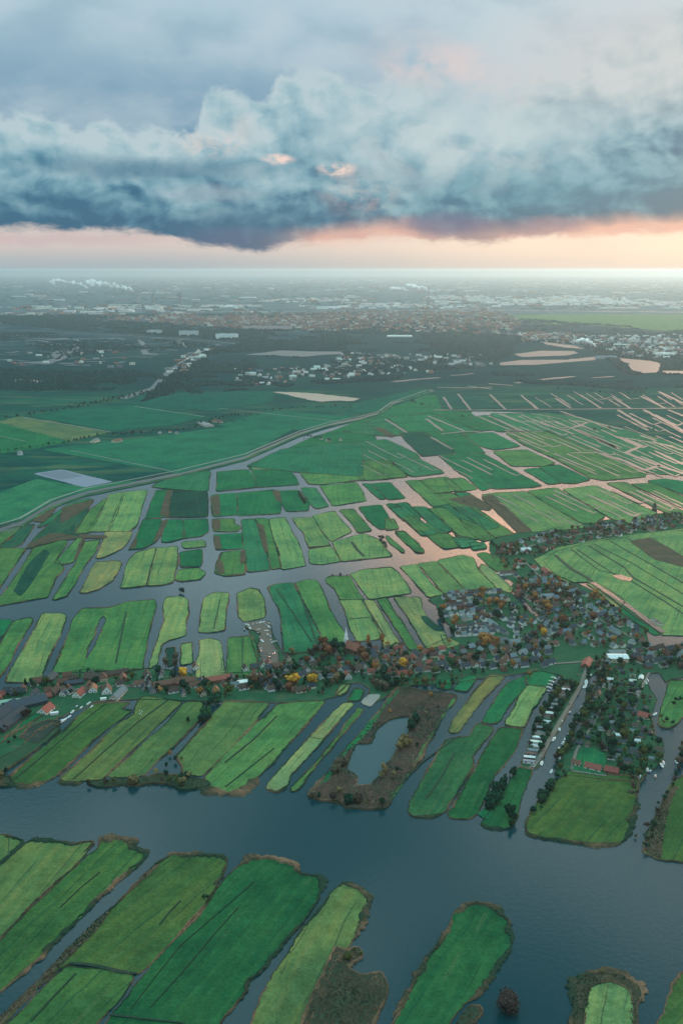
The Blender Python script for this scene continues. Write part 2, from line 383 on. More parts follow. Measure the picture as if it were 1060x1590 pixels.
def reed_strip(o, z, width, hgt=1.2):
    vs, fs = REEDS; n = len(o); b0 = len(vs)
    for i in range(n):
        p = o[i]; t = (o[(i + 1) % n] - o[i - 1]); t = t.normalized() if t.length > 1e-6 else Vector((1, 0)); nr = Vector((t.y, -t.x))
        k = noise.noise((p.x * .02, p.y * .02, 11)) ; k2 = noise.noise((p.x * .25, p.y * .25, 13))
        wd = max(.12, width * (.42 + 1.9 * k + .8 * k2)); h = hgt * max(.15, .4 + .6 * rnd.random() + 1.1 * k)
        wo = .3 + .5 * rnd.random()
        for q, zz in ((p + nr * (wo + .3), -.05), (p + nr * wo * .6, z + h * .8), (p - nr * wd * .6, z + h * (.6 + .4 * rnd.random())), (p - nr * wd, z - .02)):
            vs.append((q.x, q.y, zz))
    for i in range(n):
        a = b0 + i * 4; b = b0 + ((i + 1) % n) * 4
        for k in range(3): fs.append((a + k, b + k, b + k + 1, a + k + 1))
ZI = [0.35]
def land(px, color, mat='grass', reed=2.0, name='field', holes=(), smooth=True, z=None, base=-.4, amp=1.0, hgt=1.2):
    o, step = outline(px, smooth, amp); hs = [outline(h, smooth, amp, -1)[0] for h in holes]
    if z is None: ZI[0] += .004; z = ZI[0]
    loops = [o] + [list(reversed(h)) for h in hs]
    flat = [p for l in loops for p in l]
    tris = tessellate_polygon([[Vector((p.x, p.y, 0)) for p in l] for l in loops])
    vs = [(p.x, p.y, z) for p in flat] + [(p.x, p.y, base) for p in flat]; N = len(flat); fs = []
    for t in tris:
        a, b, c = (flat[i] for i in t)
        fs.append(tuple(t) if (b - a).cross(c - a) > 0 else (t[0], t[2], t[1]))
    s = 0
    for l in loops:
        n = len(l)
        for i in range(n):
            j = (i + 1) % n; fs.append((s + i, s + i + N, s + j + N, s + j))
        s += n
    me = mesh(name, vs, fs)
    c = sum(o, Vector((0, 0))) / len(o)
    # long side direction by area moment
    sxx = sum((p.x - c.x) ** 2 for p in o); syy = sum((p.y - c.y) ** 2 for p in o); sxy = sum((p.x - c.x) * (p.y - c.y) for p in o)
    th = .5 * math.atan2(2 * sxy, sxx - syy); ax = Vector((math.cos(th), math.sin(th))); ay = Vector((-ax.y, ax.x))
    uvl = me.uv_layers.new(name='UVMap')
    for lp in me.loops:
        v = me.vertices[lp.vertex_index].co; q = Vector((v.x, v.y)); uvl.data[lp.index].uv = (q.dot(ax), q.dot(ay))
    ob = link(name, me, M[mat], color=color); tag(ob, kind='structure')
    if reed > 0:
        reed_strip(o, z, reed, hgt)
        for h in hs: reed_strip(list(reversed(h)), z, reed, hgt)
    return ob
def ribbon(px, width, mat, z=1.15, name='canal', color=None, wob=.25, closed=None):
    """strip of constant ground width following surveyed points"""
    g = [G(*p) for p in px]; pts = []
    for i in range(len(g) - 1):
        L = (g[i + 1] - g[i]).length; n = max(1, int(L / max(6, g[i].length / 250)))
        for k in range(n): pts.append(g[i].lerp(g[i + 1], k / n))
    pts.append(g[-1]); vs = []; fs = []
    for i, p in enumerate(pts):
        t = (pts[min(i + 1, len(pts) - 1)] - pts[max(i - 1, 0)]).normalized(); nr = Vector((t.y, -t.x))
        ww = width * .5 * (1 + wob * 2 * noise.noise((p.x * .02, p.y * .02, 3))); p = p + nr * noise.noise((p.x * .01, p.y * .01, 21)) * wob * 6
        a, b = p + nr * ww, p - nr * ww
        vs += [(a.x, a.y, z - .6), (a.x, a.y, z), (b.x, b.y, z), (b.x, b.y, z - .6)]
    for i in range(len(pts) - 1):
        a = i * 4
        for k in range(3): fs.append((a + k, a + 4 + k, a + 5 + k, a + k + 1))
    return tag(link(name, mesh(name, vs, fs), mat, color=color), kind='structure')

# ------------------------------------------------------------------ ground, water, north polder
C = {'g': (.058, .155, .055), 'L': (.11, .198, .078), 'D': (.013, .118, .052), 'Y': (.155, .205, .088), 'B': (.065, .060, .04), 'E': (.02, .08, .05), 'T': (.16, .15, .10), 'K': (.012, .06, .042), 'N': (.024, .125, .062)}
def disc(name, r, z, mat, n=96):
    vs = [(0, 0, z)] + [(r * math.cos(2 * math.pi * i / n), r * math.sin(2 * math.pi * i / n), z) for i in range(n)]
    return tag(link(name, mesh(name, vs, [(0, 1 + i, 1 + (i + 1) % n) for i in range(n)]), mat), kind='structure')
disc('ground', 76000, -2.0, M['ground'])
wv = [(-2600, -300, 0), (2600, -300, 0), (2600, 4200, 0), (-2600, 4200, 0)]
tag(link('water', mesh('water', wv, [(0, 1, 2, 3)]), M['water']), kind='structure')
CANAL = T('a -260,560 -120,530 -20,505 60,480 150,425 250,390 400,360 520,335 620,310 720,285 800,250 880,215 960,190 9 0,148 60,130 100,100 160,80 215,60 236,57')
south = T('a -700,640 -260,574 -120,542 -20,516 60,491 150,437 250,402 400,371 520,346 620,321 720,296 800,261 880,226 960,201 9 20,150 66,138 106,110 165,90 222,70 248,72 262,124 480,126 700,138 900,190 1060,236 1300,300 1800,420')
g = [G(*p) for p in south]; far = 75000
poly = g + [Vector((far * .7, g[-1].y)), Vector((far * .7, far * .7)), Vector((-far * .7, far * .7)), Vector((-far * .7, g[0].y))]
tr = tessellate_polygon([[Vector((p.x, p.y, 0)) for p in poly]]); vs = [(p.x, p.y, .34) for p in poly] + [(p.x, p.y, -1) for p in poly]
fs = []
for t in tr:
    a, b, c = (poly[i] for i in t); fs.append(tuple(t) if (b - a).cross(c - a) > 0 else (t[0], t[2], t[1]))
n = len(poly); fs += [(i, (i + 1) % n, (i + 1) % n + n, i + n) for i in range(n)]
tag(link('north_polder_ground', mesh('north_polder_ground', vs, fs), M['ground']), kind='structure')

FIELDS = '''
D .8 | a 735,318 790,287 860,254 920,226 980,207 1075,170 1110,250 1040,262 960,262 830,300 760,332
D .8 | 9 30,150 70,136 110,108 168,90 224,70 246,72 262,122 360,126 356,150 385,190 340,200 262,196 205,192 150,198 120,206 62,186 20,160
L 2 | 1 -120,20 0,33 50,42 72,52 40,90 0,125 -120,220
L .7 | 1 85,58 100,50 170,52 240,60 293,52 288,66 262,98 235,128 214,146 100,250 0,358 -160,512 -160,260 0,128
g .9 | 1 308,64 312,46 335,40 380,40 418,48 412,66 440,78 462,84 450,110 430,130 330,210 215,325 110,435 0,525 -160,655 -160,518 0,362 102,254 216,149 240,132 266,104 300,80
g .7 | 1 530,95 600,92 690,100 707,122 698,150 662,205 626,262 575,316 528,368 486,412 442,460 425,466 370,455 300,438 215,430 130,500 0,640 -130,760 -120,730 0,600 100,505 200,400 300,300 370,240 420,185 480,130
g .7 | 1 206,440 300,448 370,463 421,471 386,532 330,590 290,640 200,760 -90,800 0,640 120,520
D .8 | 1 733,132 775,106 820,103 870,112 920,135 930,155 985,165 1005,180 990,230 950,290 900,350 860,400 810,450 770,500 750,540 700,600 640,680 560,780 200,800 336,606 396,534 440,478 492,416 536,372 584,322 634,266 672,210 706,164
L 2.2 | p 540,1368 570,1385 572,1400 560,1440 545,1465 520,1500 500,1540 480,1590 455,1650 370,1650 390,1590 400,1560 420,1520 450,1475 475,1435 500,1405 520,1380
D 2.4 | 2 350,270 395,250 450,248 490,268 518,300 525,350 530,375 505,400 485,435 460,480 430,525 385,555 350,600 290,720 100,720 160,610 215,510 250,440 300,375 340,310
g 2.2 | 2 1060,460 1030,490 1010,540 985,600 940,720 1300,720 1300,420
g 2.5 | 3 45,575 110,590 200,565 240,545 290,500 370,420 450,345 545,278 500,268 540,240 480,240 400,245 370,260 320,300 250,370 150,450 80,510 40,545
L 2 | 3 240,560 300,570 420,560 450,530 530,450 640,350 750,240 650,220 590,215 560,240 550,285 450,360 370,440 300,500 260,535
L 1.5 | 3 440,550 560,550 600,540 650,480 720,420 800,345 850,290 830,240 765,240 700,310 620,380 540,460 470,520
L 1.5 | p 279,1170 272,1174 283,1190 280,1202 313,1207 340,1181 377,1143 415,1100 420,1093 405,1090 350,1088 347,1091 325,1117 302,1140
g 3 | p 429,1094 463,1089 505,1089 493,1106 463,1140 437,1170 425,1185 401,1206 388,1219 372,1231 350,1234 330,1228 317,1222 316,1208 350,1172 385,1135
Y 1.2 | 4 490,240 530,245 500,280 450,340 400,400 340,470 265,545 262,580 210,610 165,600 175,570 240,500 300,430 370,360 430,290
g 1.2 | 4 545,260 570,270 520,330 450,410 370,510 300,605 268,612 270,590 340,520 430,420 500,320
L .8 | 4 450,205 480,165 515,170 490,205 465,215
D .8 | 4 500,235 530,185 570,190 550,235
Y .6 | 5 95,360 110,370 135,365 210,265 260,205 330,135 270,122 215,180 160,250 110,320
D .8 | 5 230,325 290,330 310,310 350,250 410,175 410,130 340,160 300,210 260,270
L .8 | 5 325,330 360,340 400,345 430,310 440,280 500,180 420,170 380,230
D .5 | 5 40,180 50,150 100,140 120,150 100,190
D .5 | 5 115,190 150,140 200,125 215,140 170,200
D .5 | 5 410,130 470,110 545,130 500,178 420,168
N 1.8 | 5 -70,690 -50,710 0,712 70,700 90,680 205,495 195,470 270,360 275,345 215,325 180,380 100,390 80,400 0,530 -60,640
D 1.8 | 5 90,700 100,720 190,722 220,690 240,640 290,540 370,440 390,380 405,350 310,345 240,440 205,505 130,640
D 1.8 | 5 225,745 260,755 340,765 370,740 390,640 430,550 445,520 400,505 370,515 350,560 300,640 250,710
g 2 | 5 410,760 425,785 500,800 620,815 700,825 790,822 820,805 845,760 865,640 880,560 850,540 740,540 600,520 565,550 500,590 450,670 415,730
g 1.8 | 5 955,330 965,345 1000,350 1035,330 1060,300 1130,230 1130,150 1000,150 990,200 970,260
g 3 | 5 890,860 960,890 1060,900 1300,930 1300,480 1060,540 1010,570 960,680 920,760
D .6 | 6 -60,730 55,738 30,785 -60,900
g 1.2 | 6 150,725 155,740 100,830 50,930 0,1010 -60,1080 -160,1080 -160,860 0,850 60,750 90,735
L 1.4 | 6 200,705 300,705 310,720 290,800 240,900 200,990 190,1030 20,1030 60,960 120,860 180,750
A 1.4 | 6 375,690 400,680 510,680 600,650 730,640 735,680 700,800 680,900 670,970 450,980 250,985 260,950 300,850 345,740
L 1.4 | 6 785,630 850,625 885,640 890,700 875,750 870,810 800,830 760,850 745,940 700,970 710,920 740,840 770,740 770,660
L 1.4 | 7 60,625 110,605 165,610 165,650 155,700 150,785 90,795 28,795 35,720 45,650
L 1.4 | 7 210,610 270,585 310,595 330,640 340,700 330,725 240,745 215,720 210,660
Y 1.2 | 7 30,830 80,822 125,835 140,900 150,1000 100,1010 10,1010 15,930 30,900
g .8 | 7 165,820 280,810 300,860 305,990 250,1000 155,1000 160,900
L .8 | 6 850,850 905,840 905,940 850,950
K 1 | 6 780,870 825,865 830,940 790,960
N 1.5 | 7 350,580 400,565 470,560 490,600 540,700 590,800 625,870 590,880 500,890 430,895 420,840 410,720 400,680
g 1.5 | 7 480,560 540,545 580,550 610,600 640,690 680,750 730,830 730,860 630,865 590,780 545,690 500,610
g 1.2 | 7 625,540 650,530 735,530 770,600 800,640 690,640 670,590 630,560
L 1 | 7 690,645 790,640 850,750 900,810 860,830 770,835 730,760 710,690
Y .8 | 7 800,640 850,645 900,730 960,830 970,855 900,870 860,760
L 1 | 7 740,520 800,500 930,488 960,510 1010,580 1020,610 900,630 830,640 790,590
g 1 | 7 860,640 910,630 950,700 1010,790 1060,880 1060,890 1020,880 960,790
Y 1 | w 205,110 370,115 385,180 440,280 520,330 560,420 420,440 370,370 300,240 240,170
Y .6 | w 510,350 620,400 630,410 540,440
L 1 | 8 50,232 105,222 165,300 205,330 150,340 100,285
L 1 | 8 113,220 175,212 285,318 208,330
L 1 | 8 182,210 270,190 310,200 320,230 390,310 330,320 290,320
g .8 | 8 325,185 350,180 400,200 450,240 400,250 370,230
Y .8 | 8 340,222 370,237 450,310 440,325 400,310 330,245
L 1.2 | 8 530,205 600,165 720,140 850,120 1060,95 1300,90 1300,490 1060,478 980,475 940,440 830,368 760,305 720,285 640,290 560,240
Y .6 | 8 716,292 760,292 850,355 825,385 770,330
D .6 | 8 850,360 990,470 960,478 900,440 826,386
D 1.8 | 7 90,150 120,145 200,140 205,240 100,248 90,200
D 1 | 7 213,140 380,125 410,180 405,235 215,245
D 1 | 7 405,130 490,125 540,190 535,220 440,225 420,180
N 1 | 7 510,115 570,115 600,160 630,200 580,212 545,180
g 1 | 7 600,105 760,90 790,130 805,175 660,198 630,150
D .8 | 7 800,95 830,95 900,165 880,168
D 1 | 7 840,95 920,90 960,130 990,162 920,170
D 1.2 | 7 120,40 250,30 280,60 295,110 115,130
D 1 | 7 285,30 440,25 480,70 490,98 300,112
g 1 | 7 500,30 620,20 750,15 800,75 600,98 550,95 520,60
N 1 | 7 700,0 800,0 920,72 820,80
N 1 | 7 830,0 920,0 1000,55 940,68
N 1 | 7 940,0 1060,0 1060,60 1010,55
g 1.8 | 7 95,262 190,262 190,280 225,300 200,320 100,318
D 1.8 | 7 100,335 225,330 230,400 110,405
g 2.4 | 7 110,470 135,420 220,408 245,440 240,520 150,530 105,515
N 1.2 | 7 230,265 290,262 330,340 350,440 360,500 260,510 240,400
g 1.2 | 7 293,258 350,262 370,350 400,430 410,490 370,498 350,420 320,330
L 1.2 | 7 360,262 430,255 450,300 500,390 525,480 420,498 400,400 375,330
L 1.2 | 7 470,258 560,255 620,350 640,385 545,395 525,330 490,290
L 1.2 | 7 545,405 645,390 690,460 600,475 550,470
L 1.2 | 7 565,245 660,225 740,320 650,365 600,310
L 1.2 | 7 655,370 800,330 870,360 930,435 700,460
g 1.2 | 7 690,220 750,215 835,315 780,325 740,270
D 1.2 | 7 780,205 880,195 940,300 880,310 820,260
D .8 | 7 910,190 950,190 1020,270 990,270
D .8 | 7 955,190 1000,185 1060,240 1060,270
g .6 | 7 950,325 980,320 1060,380 1060,420 1010,380
g .5 | 7 910,340 990,410 985,420 920,370
D 1.2 | 6 620,400 680,262 760,262 735,365 670,400 605,405
D 1 | 6 762,370 785,265 860,265 865,350 800,370
D 1 | 6 867,265 970,262 975,320 950,340 865,352
D 1 | 6 690,258 740,125 800,125 790,250
K .8 | 6 792,253 820,125 970,135 975,180 970,250
N 1 | 6 720,110 740,95 870,50 985,35 970,130 830,122
L 1.2 | 6 570,585 610,450 640,420 733,395 688,572 600,585
L 1.2 | 6 694,575 738,400 830,390 835,470 810,560 760,572
L 1 | 6 860,370 955,362 968,390 880,398 862,390
D .8 | 6 850,420 945,405 950,460 940,485 850,485
g .8 | 6 840,500 930,492 965,515 940,545 850,555 825,545
Y .8 | 6 380,608 450,465 555,458 570,470 530,550 470,590 410,608
Y 1 | 6 455,445 490,360 500,322 620,322 600,370 570,400 510,432 475,445
L 1 | 6 420,320 500,190 520,145 585,135 510,318
L 1 | 6 516,318 590,135 690,125 665,200 640,290 600,320
g 1.4 | 6 250,640 300,560 360,470 385,410 400,370 470,360 445,420 390,490 350,570 310,625 265,640
g 1 | 6 260,470 340,380 385,340 390,365 365,430 340,465 290,475
g 1.6 | 6 -100,670 -100,600 0,640 60,560 130,450 160,400 300,360 320,370 265,450 300,490 260,540 220,630 130,645 0,668
g 1 | 6 0,580 -80,640 -200,640 -80,420 0,400 120,400 60,490
g .8 | 6 350,330 430,220 500,165 440,290 420,325
E .8 | 6 130,400 170,350 240,280 330,200 430,175 400,240 350,330 250,355
E .8 | 6 0,390 60,350 110,300 160,285 100,380 40,400
g .8 | 6 -150,420 -100,340 0,320 60,305 100,298 40,350 0,385
N .8 | 6 180,300 330,190 420,165 430,172 330,196 240,275
N .8 | 9 -60,230 80,218 180,265 190,280 100,290 -60,280
K 1 | 9 130,195 200,190 300,255 300,265 205,272 150,220
D 1 | 9 206,195 260,192 330,195 405,262 320,268 300,245
N .8 | 9 110,292 190,282 270,328 170,340
g .8 | 9 0,290 90,287 150,340 100,345 0,352
N .8 | 9 -60,190 0,188 20,160 70,145 150,190 110,205 60,205
D 1 | 9 260,270 400,265 590,370 560,375 440,380 330,330
D .8 | 9 90,145 230,130 270,190 160,195
D .8 | 9 160,140 240,134 380,190 280,198
D .8 | 9 250,140 350,128 440,185 390,190
D 1 | 9 360,145 420,138 500,190 450,192
D 1 | 9 340,200 430,195 520,240 440,252 380,235
g 1 | 9 440,258 540,252 635,295 600,305 500,305
D 1 | 9 540,318 580,312 655,360 620,365
D 1 | 9 590,310 650,302 750,350 700,362 660,360
g 1 | 9 480,198 600,190 700,230 930,325 930,340 800,352 760,345 640,280 540,235
N 1 | 9 610,133 720,145 900,195 1060,235 1300,280 1300,350 1060,335 960,330 932,322 780,258 605,185
N .8 | 9 430,132 620,132 620,190 520,190 440,150
L 1 | 9 400,402 440,395 540,390 720,495 740,510 560,522 480,450
g 1 | 9 550,388 640,378 800,470 760,495 720,492
L 1 | 9 665,382 770,370 970,460 900,495 830,480
L .8 | 9 812,362 870,360 960,410 1060,455 1060,475 1010,460
g .8 | 9 890,365 960,362 1060,408 1060,440
D .8 | 9 945,355 1000,348 1160,370 1160,420 1060,398
g .8 | 9 280,350 330,345 380,380 320,390
g .8 | 9 200,352 280,342 330,385 240,395
g .8 | 9 150,355 190,352 290,432 240,438
D .8 | 9 350,340 380,335 430,375 400,385
N .8 | 9 310,393 350,395 430,440 380,450
N .8 | 9 240,440 300,430 380,480 420,540 330,550 280,490
g .8 | 9 240,398 300,396 400,460 500,530 440,540 370,480
g .6 | 8 100,80 150,75 240,130 260,160 210,168 180,150
g .6 | 8 30,105 60,105 130,170 130,182 105,180
g .6 | 8 150,25 200,20 350,130 340,135 260,120
N .5 | 9 100,445 140,438 250,530 205,535
N .5 | 9 165,440 210,440 300,515 270,530
g .6 | 8 60,58 95,52 150,100 120,108
g .6 | 8 262,60 330,85 385,128 345,140 300,110
N .6 | 8 300,148 345,145 358,165 310,172
N .6 | 8 240,20 290,18 400,90 360,100 300,60
g .5 | 8 0,60 25,62 40,95 0,100
N .5 | 9 300,540 360,545 400,565 330,575
'''
land([(-400, 1400), (-400, 1395), (-395, 1395)], C['g'], reed=0) if False else None
for ln in FIELDS.strip().splitlines():
    hd, pts = ln.split('|'); c, rw = hd.split(); pts = T(pts)
    if len(set(pts)) < 3: continue
    holes = []
    if c == 'A': c = 'g'; holes = [T('6 490,715 500,735 480,790 450,850 420,915 400,915 412,870 440,820 470,730')]
    j = lambda v, s=rnd.uniform(.88, 1.12): min(1, v * s)
    cc = tuple(j(v) for v in C[c]); k = rnd.uniform(.88, 1.12); cc = (cc[0] * k, cc[1], cc[2])
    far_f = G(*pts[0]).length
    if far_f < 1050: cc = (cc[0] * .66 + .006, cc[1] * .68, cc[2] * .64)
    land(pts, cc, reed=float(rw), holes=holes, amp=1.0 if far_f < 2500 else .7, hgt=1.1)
# marsh island with pond, reed marshes
pond = T('4 740,308 670,320 620,360 600,415 545,415 540,440 510,500 510,515 550,535 550,570 540,578 600,570 640,530 660,490 690,450 710,400 740,370')
pcx = sum(p[0] for p in pond) / len(pond); pcy = sum(p[1] for p in pond) / len(pond); pond = [(pcx + (x - pcx) * 1.13, pcy + (y - pcy) * 1.07) for x, y in pond]
land(T('4 700,180 760,185 850,200 950,210 950,230 900,290 850,390 820,430 820,460 760,540 690,620 665,680 590,685 490,675 465,650 390,645 335,630 350,600 430,520 500,430 580,340 640,260'), (.062, .042, .036), 'marsh', 3, 'marsh_island', [pond])
land(T('1 1040,380 1000,460 960,560 900,700 1060,760 1160,640 1205,520 1190,455 1130,470 1080,450 1135,410 1110,380 1075,395'), (.04, .045, .03), 'marsh', 3, 'marsh_island')
land(T('2 400,560 435,570 440,590 410,620 370,650 330,700 340,640 375,590'), (.03, .055, .035), 'marsh', 2, 'marsh_island')
land(T('2 720,490 760,465 830,460 870,462 930,500 935,540 915,570 915,720 690,720 715,600 725,540'), (.05, .05, .032), 'marsh', 3, 'marsh_island')
land(T('2 775,502 840,492 890,512 905,560 900,720 745,720 760,560'), C['L'], 'grass', 1, 'field')
M['pond'] = M['water'].copy(); M['pond'].node_tree.nodes['Principled BSDF'].inputs['Base Color'].default_value = (.035, .075, .085, 1)
pv = [G(*p) for p in pond]; ptri = tessellate_polygon([[Vector((p.x, p.y, 0)) for p in pv]]); pf = []
for t in ptri:
    a, b, c = (pv[i] for i in t); pf.append(tuple(t) if (b - a).cross(c - a) > 0 else (t[0], t[2], t[1]))
pcg = sum(pv, Vector((0, 0))) / len(pv)
tag(link('pond', mesh('pond', [(pcg.x + (p.x - pcg.x) * 1.06, pcg.y + (p.y - pcg.y) * 1.06, .12) for p in pv], pf), M['pond']), kind='structure')
OVER = '''
D grass | 4 640,262 700,190 716,192 640,290 560,395 500,440 430,560 350,605 430,520 500,430
g grass | 4 905,290 948,228 935,225 850,370 805,430 770,510 680,625 672,655 760,540 820,460 825,425
D grass | 5 210,700 235,690 290,600 330,560 260,730
B marsh | 1 480,130 420,185 370,240 300,300 200,400 100,505 0,600 -120,730 -100,745 20,610 115,515 215,415 300,330 345,270 400,215 455,165 500,125
B marsh | 6 95,150 118,146 120,180 118,240 100,240
B marsh | 7 92,160 115,148 122,195 120,240 102,242
B marsh | 7 96,264 120,264 124,312 100,312
B marsh | 7 100,345 120,340 130,400 112,402
B marsh | 7 110,470 132,455 148,520 112,515
B marsh | 7 225,410 242,408 240,470 228,470
B marsh | 7 380,128 398,128 412,175 398,178
B marsh | 7 300,280 325,290 345,380 355,430 340,420
B marsh | 6 612,400 640,350 640,380 628,400
B marsh | 6 772,268 790,262 740,362 726,366
B marsh | 6 760,240 790,128 800,128 784,250
B marsh | 6 155,270 260,210 240,240 200,275
B marsh | 6 300,210 440,170 420,200 290,280
B marsh | 6 130,385 240,330 390,335 500,340 500,352 380,350 250,368 140,392
B marsh | 6 355,455 380,375 392,350 398,362 362,440
B marsh | 8 870,140 940,128 1060,195 1160,230 1160,262 1060,232 960,205
B marsh | 9 290,415 360,402 430,440 420,452 330,430
B marsh | 9 400,410 430,400 560,520 520,525
B marsh | 9 45,180 60,178 110,205 100,210
K grass | 6 70,600 140,470 210,405 235,420 150,560 100,625
K grass | 6 380,345 300,330 350,290 350,330
B marsh | 5 900,850 965,885 975,800 985,740 1010,640 1040,590 1010,590 960,690 925,770
Y grass | 4 350,385 390,340 445,348 400,392
T road | 4 553,245 590,210 640,210 600,262
K grass | w 380,230 420,240 520,330 470,325 400,270
'''
for ln in OVER.strip().splitlines():
    hd, pts = ln.split('|'); c, mt = hd.split(); pts = T(pts)
    land(pts, {'T': (.26, .23, .20)}.get(c, C[c]) if mt != 'marsh' else (.085, .066, .045), mt, 0, {'marsh': 'reed_bed', 'grass': 'field', 'road': 'yard_ground'}[mt])
# village ground
VIL = T('p -150,1090 0,1075 60,1062 100,1045 130,1040 170,1042 240,1038 300,1046 400,1045 403,1035 385,975 386,968 400,965 418,965 424,985 440,1018 520,1010 560,1003 8 -20,560 60,535 140,520 210,490 250,480 225,440 190,410 180,370 150,350 200,328 300,318 380,308 450,330 500,380 545,420 548,450 575,440 540,400 490,350 440,310 455,290 400,250 380,200 365,170 370,135 450,112 560,100 700,78 830,58 960,43 1060,28 1300,0 1300,85 1060,100 850,125 720,145 600,178 560,212 600,260 700,300 760,330 830,390 925,455 932,490 915,518 1000,520 1060,508 1300,490 p 1180,1060 1060,1052 5 1000,150 985,160 960,120 930,120 900,120 920,180 950,230 925,300 945,380 975,400 975,480 900,545 885,570 850,565 740,560 600,540 540,540 548,490 580,430 620,340 660,260 700,180 722,100 660,150 640,180 560,330 480,470 455,515 395,510 400,470 440,380 500,260 550,200 560,130 470,112 p 760,1052 700,1062 640,1065 620,1072 600,1080 585,1090 568,1090 575,1070 560,1060 540,1062 520,1082 500,1088 463,1090 405,1092 350,1090 300,1088 210,1086 150,1090 90,1115 50,1150 20,1180 -10,1200 -150,1260')
land(VIL, (.024, .088, .046), 'marsh', .8, 'village_ground', smooth=False, z=.3)
land(T('3 350,572 440,560 560,556 650,535 760,545 850,562 870,585 800,598 750,604 700,582 640,572 560,586 500,580 440,592 390,588'), (.03, .05, .03), 'marsh', 2.5, 'reed_bed')
land(T('3 -80,545 30,545 60,570 40,590 -80,590'), (.06, .05, .03), 'marsh', 1.5, 'reed_bed')
land(T('y -200,560 0,690 60,640 300,490 380,420 340,400 260,460 100,600 0,660'), C['D'], 'grass', 1, 'field')
land(T('3 0,470 70,440 170,350 230,330 250,350 160,430 60,500 10,530 -60,560 -60,500'), (.03, .07, .04), 'marsh', 1.5, 'marsh_island')
# basin inside the lower left farm strip
land(T('y 140,640 230,560 330,530 420,540 330,620 260,690'), (.03, .045, .04), 'marsh', .6, 'marsh_island', smooth=False)
land(T('7 245,760 290,742 360,745 370,800 375,850 400,890 410,950 330,955 305,860 320,800 250,775'), (.10, .09, .075), 'road', .4, 'yard_ground')
land(T('5 600,520 640,430 690,430 745,455 735,545'), C['D'], 'grass', 0, 'lawn', z=1.0)
# water strips of the north polder
M['lake'] = M['water'].copy()
for n_ in M['lake'].node_tree.nodes:
    if n_.type == 'BSDF_PRINCIPLED':
        for l_ in list(n_.inputs['Roughness'].links): M['lake'].node_tree.links.remove(l_)
        n_.inputs['Roughness'].default_value = .42; n_.inputs['Base Color'].default_value = (.05, .06, .06, 1)

def w(px, wd): ribbon(T(px), wd, M['water'], 1.2, 'canal')
for i in range(1): pass
land([(-1, -1)] * 3, C['g']) if False else None
WATER = '''
26 | 9 105,28 180,20 260,14
14 | 9 295,7 330,5 370,0
30 | 9 510,32 600,20 700,10
16 | 9 620,28 700,36 765,44
14 | 9 420,34 500,40
14 | 9 760,15 830,10
12 | 9 250,46 360,48 430,45
12 | 9 350,42 430,52
9 | 9 240,121 360,121 480,119 700,118 880,116 1060,115 1300,114
7 | 9 272,78 298,118
7 | 9 320,68 362,122
7 | 9 425,70 475,118
7 | 9 527,72 582,118
7 | 9 640,82 690,115
7 | 9 720,70 790,115
7 | 9 828,78 885,115
8 | 9 920,75 1000,115
8 | 9 980,60 1060,98 1150,140
9 | 9 845,120 940,178
10 | 9 930,120 1060,190 1200,260
8 | 9 1010,120 1160,180
8 | 9 420,140 530,190
9 | 9 455,133 520,158 640,160 690,180 840,245
6 | 9 480,190 600,192
8 | 9 655,125 760,160 860,185
10 | 9 665,180 700,178 745,162 700,156
8 | 9 710,185 850,250
16 | 9 850,210 920,240
10 | 9 920,240 870,262 980,305 1060,330 1200,370
8 | 9 860,212 1000,235 1200,300
7 | 9 920,205 970,222
9 | 9 965,255 1060,300 1200,350
8 | 9 690,262 740,262 785,262
10 | 9 780,262 870,290 930,320 985,303
8 | 9 215,150 270,190
7 | 9 80,150 150,195
7 | 9 220,140 340,190
9 | 9 265,200 340,192 385,192
7 | 9 230,210 300,250
8 | 9 560,150 700,200
6 | 9 560,132 660,150
7 | 9 780,85 830,85
24 | a 10,505 60,480
5 | a 70,168 325,210
4 | a 0,222 75,238
5 | a 395,135 600,165
4 | a 210,265 500,325
4 | a 640,140 1000,180
'''
for ln in WATER.strip().splitlines():
    wd, px = ln.split('|'); ribbon(T(px), float(wd) * 1.35, M['lake'], 1.2, 'canal')
ribbon(CANAL, 22, M['lake'], .9, 'canal', wob=.12)
ribbon([(x, y - 6.5 * max(.35, (y - 560) / 200)) for x, y in CANAL], 5, M['road'], 1.5, 'dike_road', (.20, .21, .20), wob=.1)
ribbon([(x, y - 3.2 * max(.35, (y - 560) / 200)) for x, y in CANAL], 6, M['ditch'], 1.0, 'dike_ditch', wob=.1)
ribbon([(x, y + 4 * max(.4, (y - 560) / 200)) for x, y in CANAL], 9, M['grass'], 1.3, 'dike', (.05, .12, .06), wob=.3)
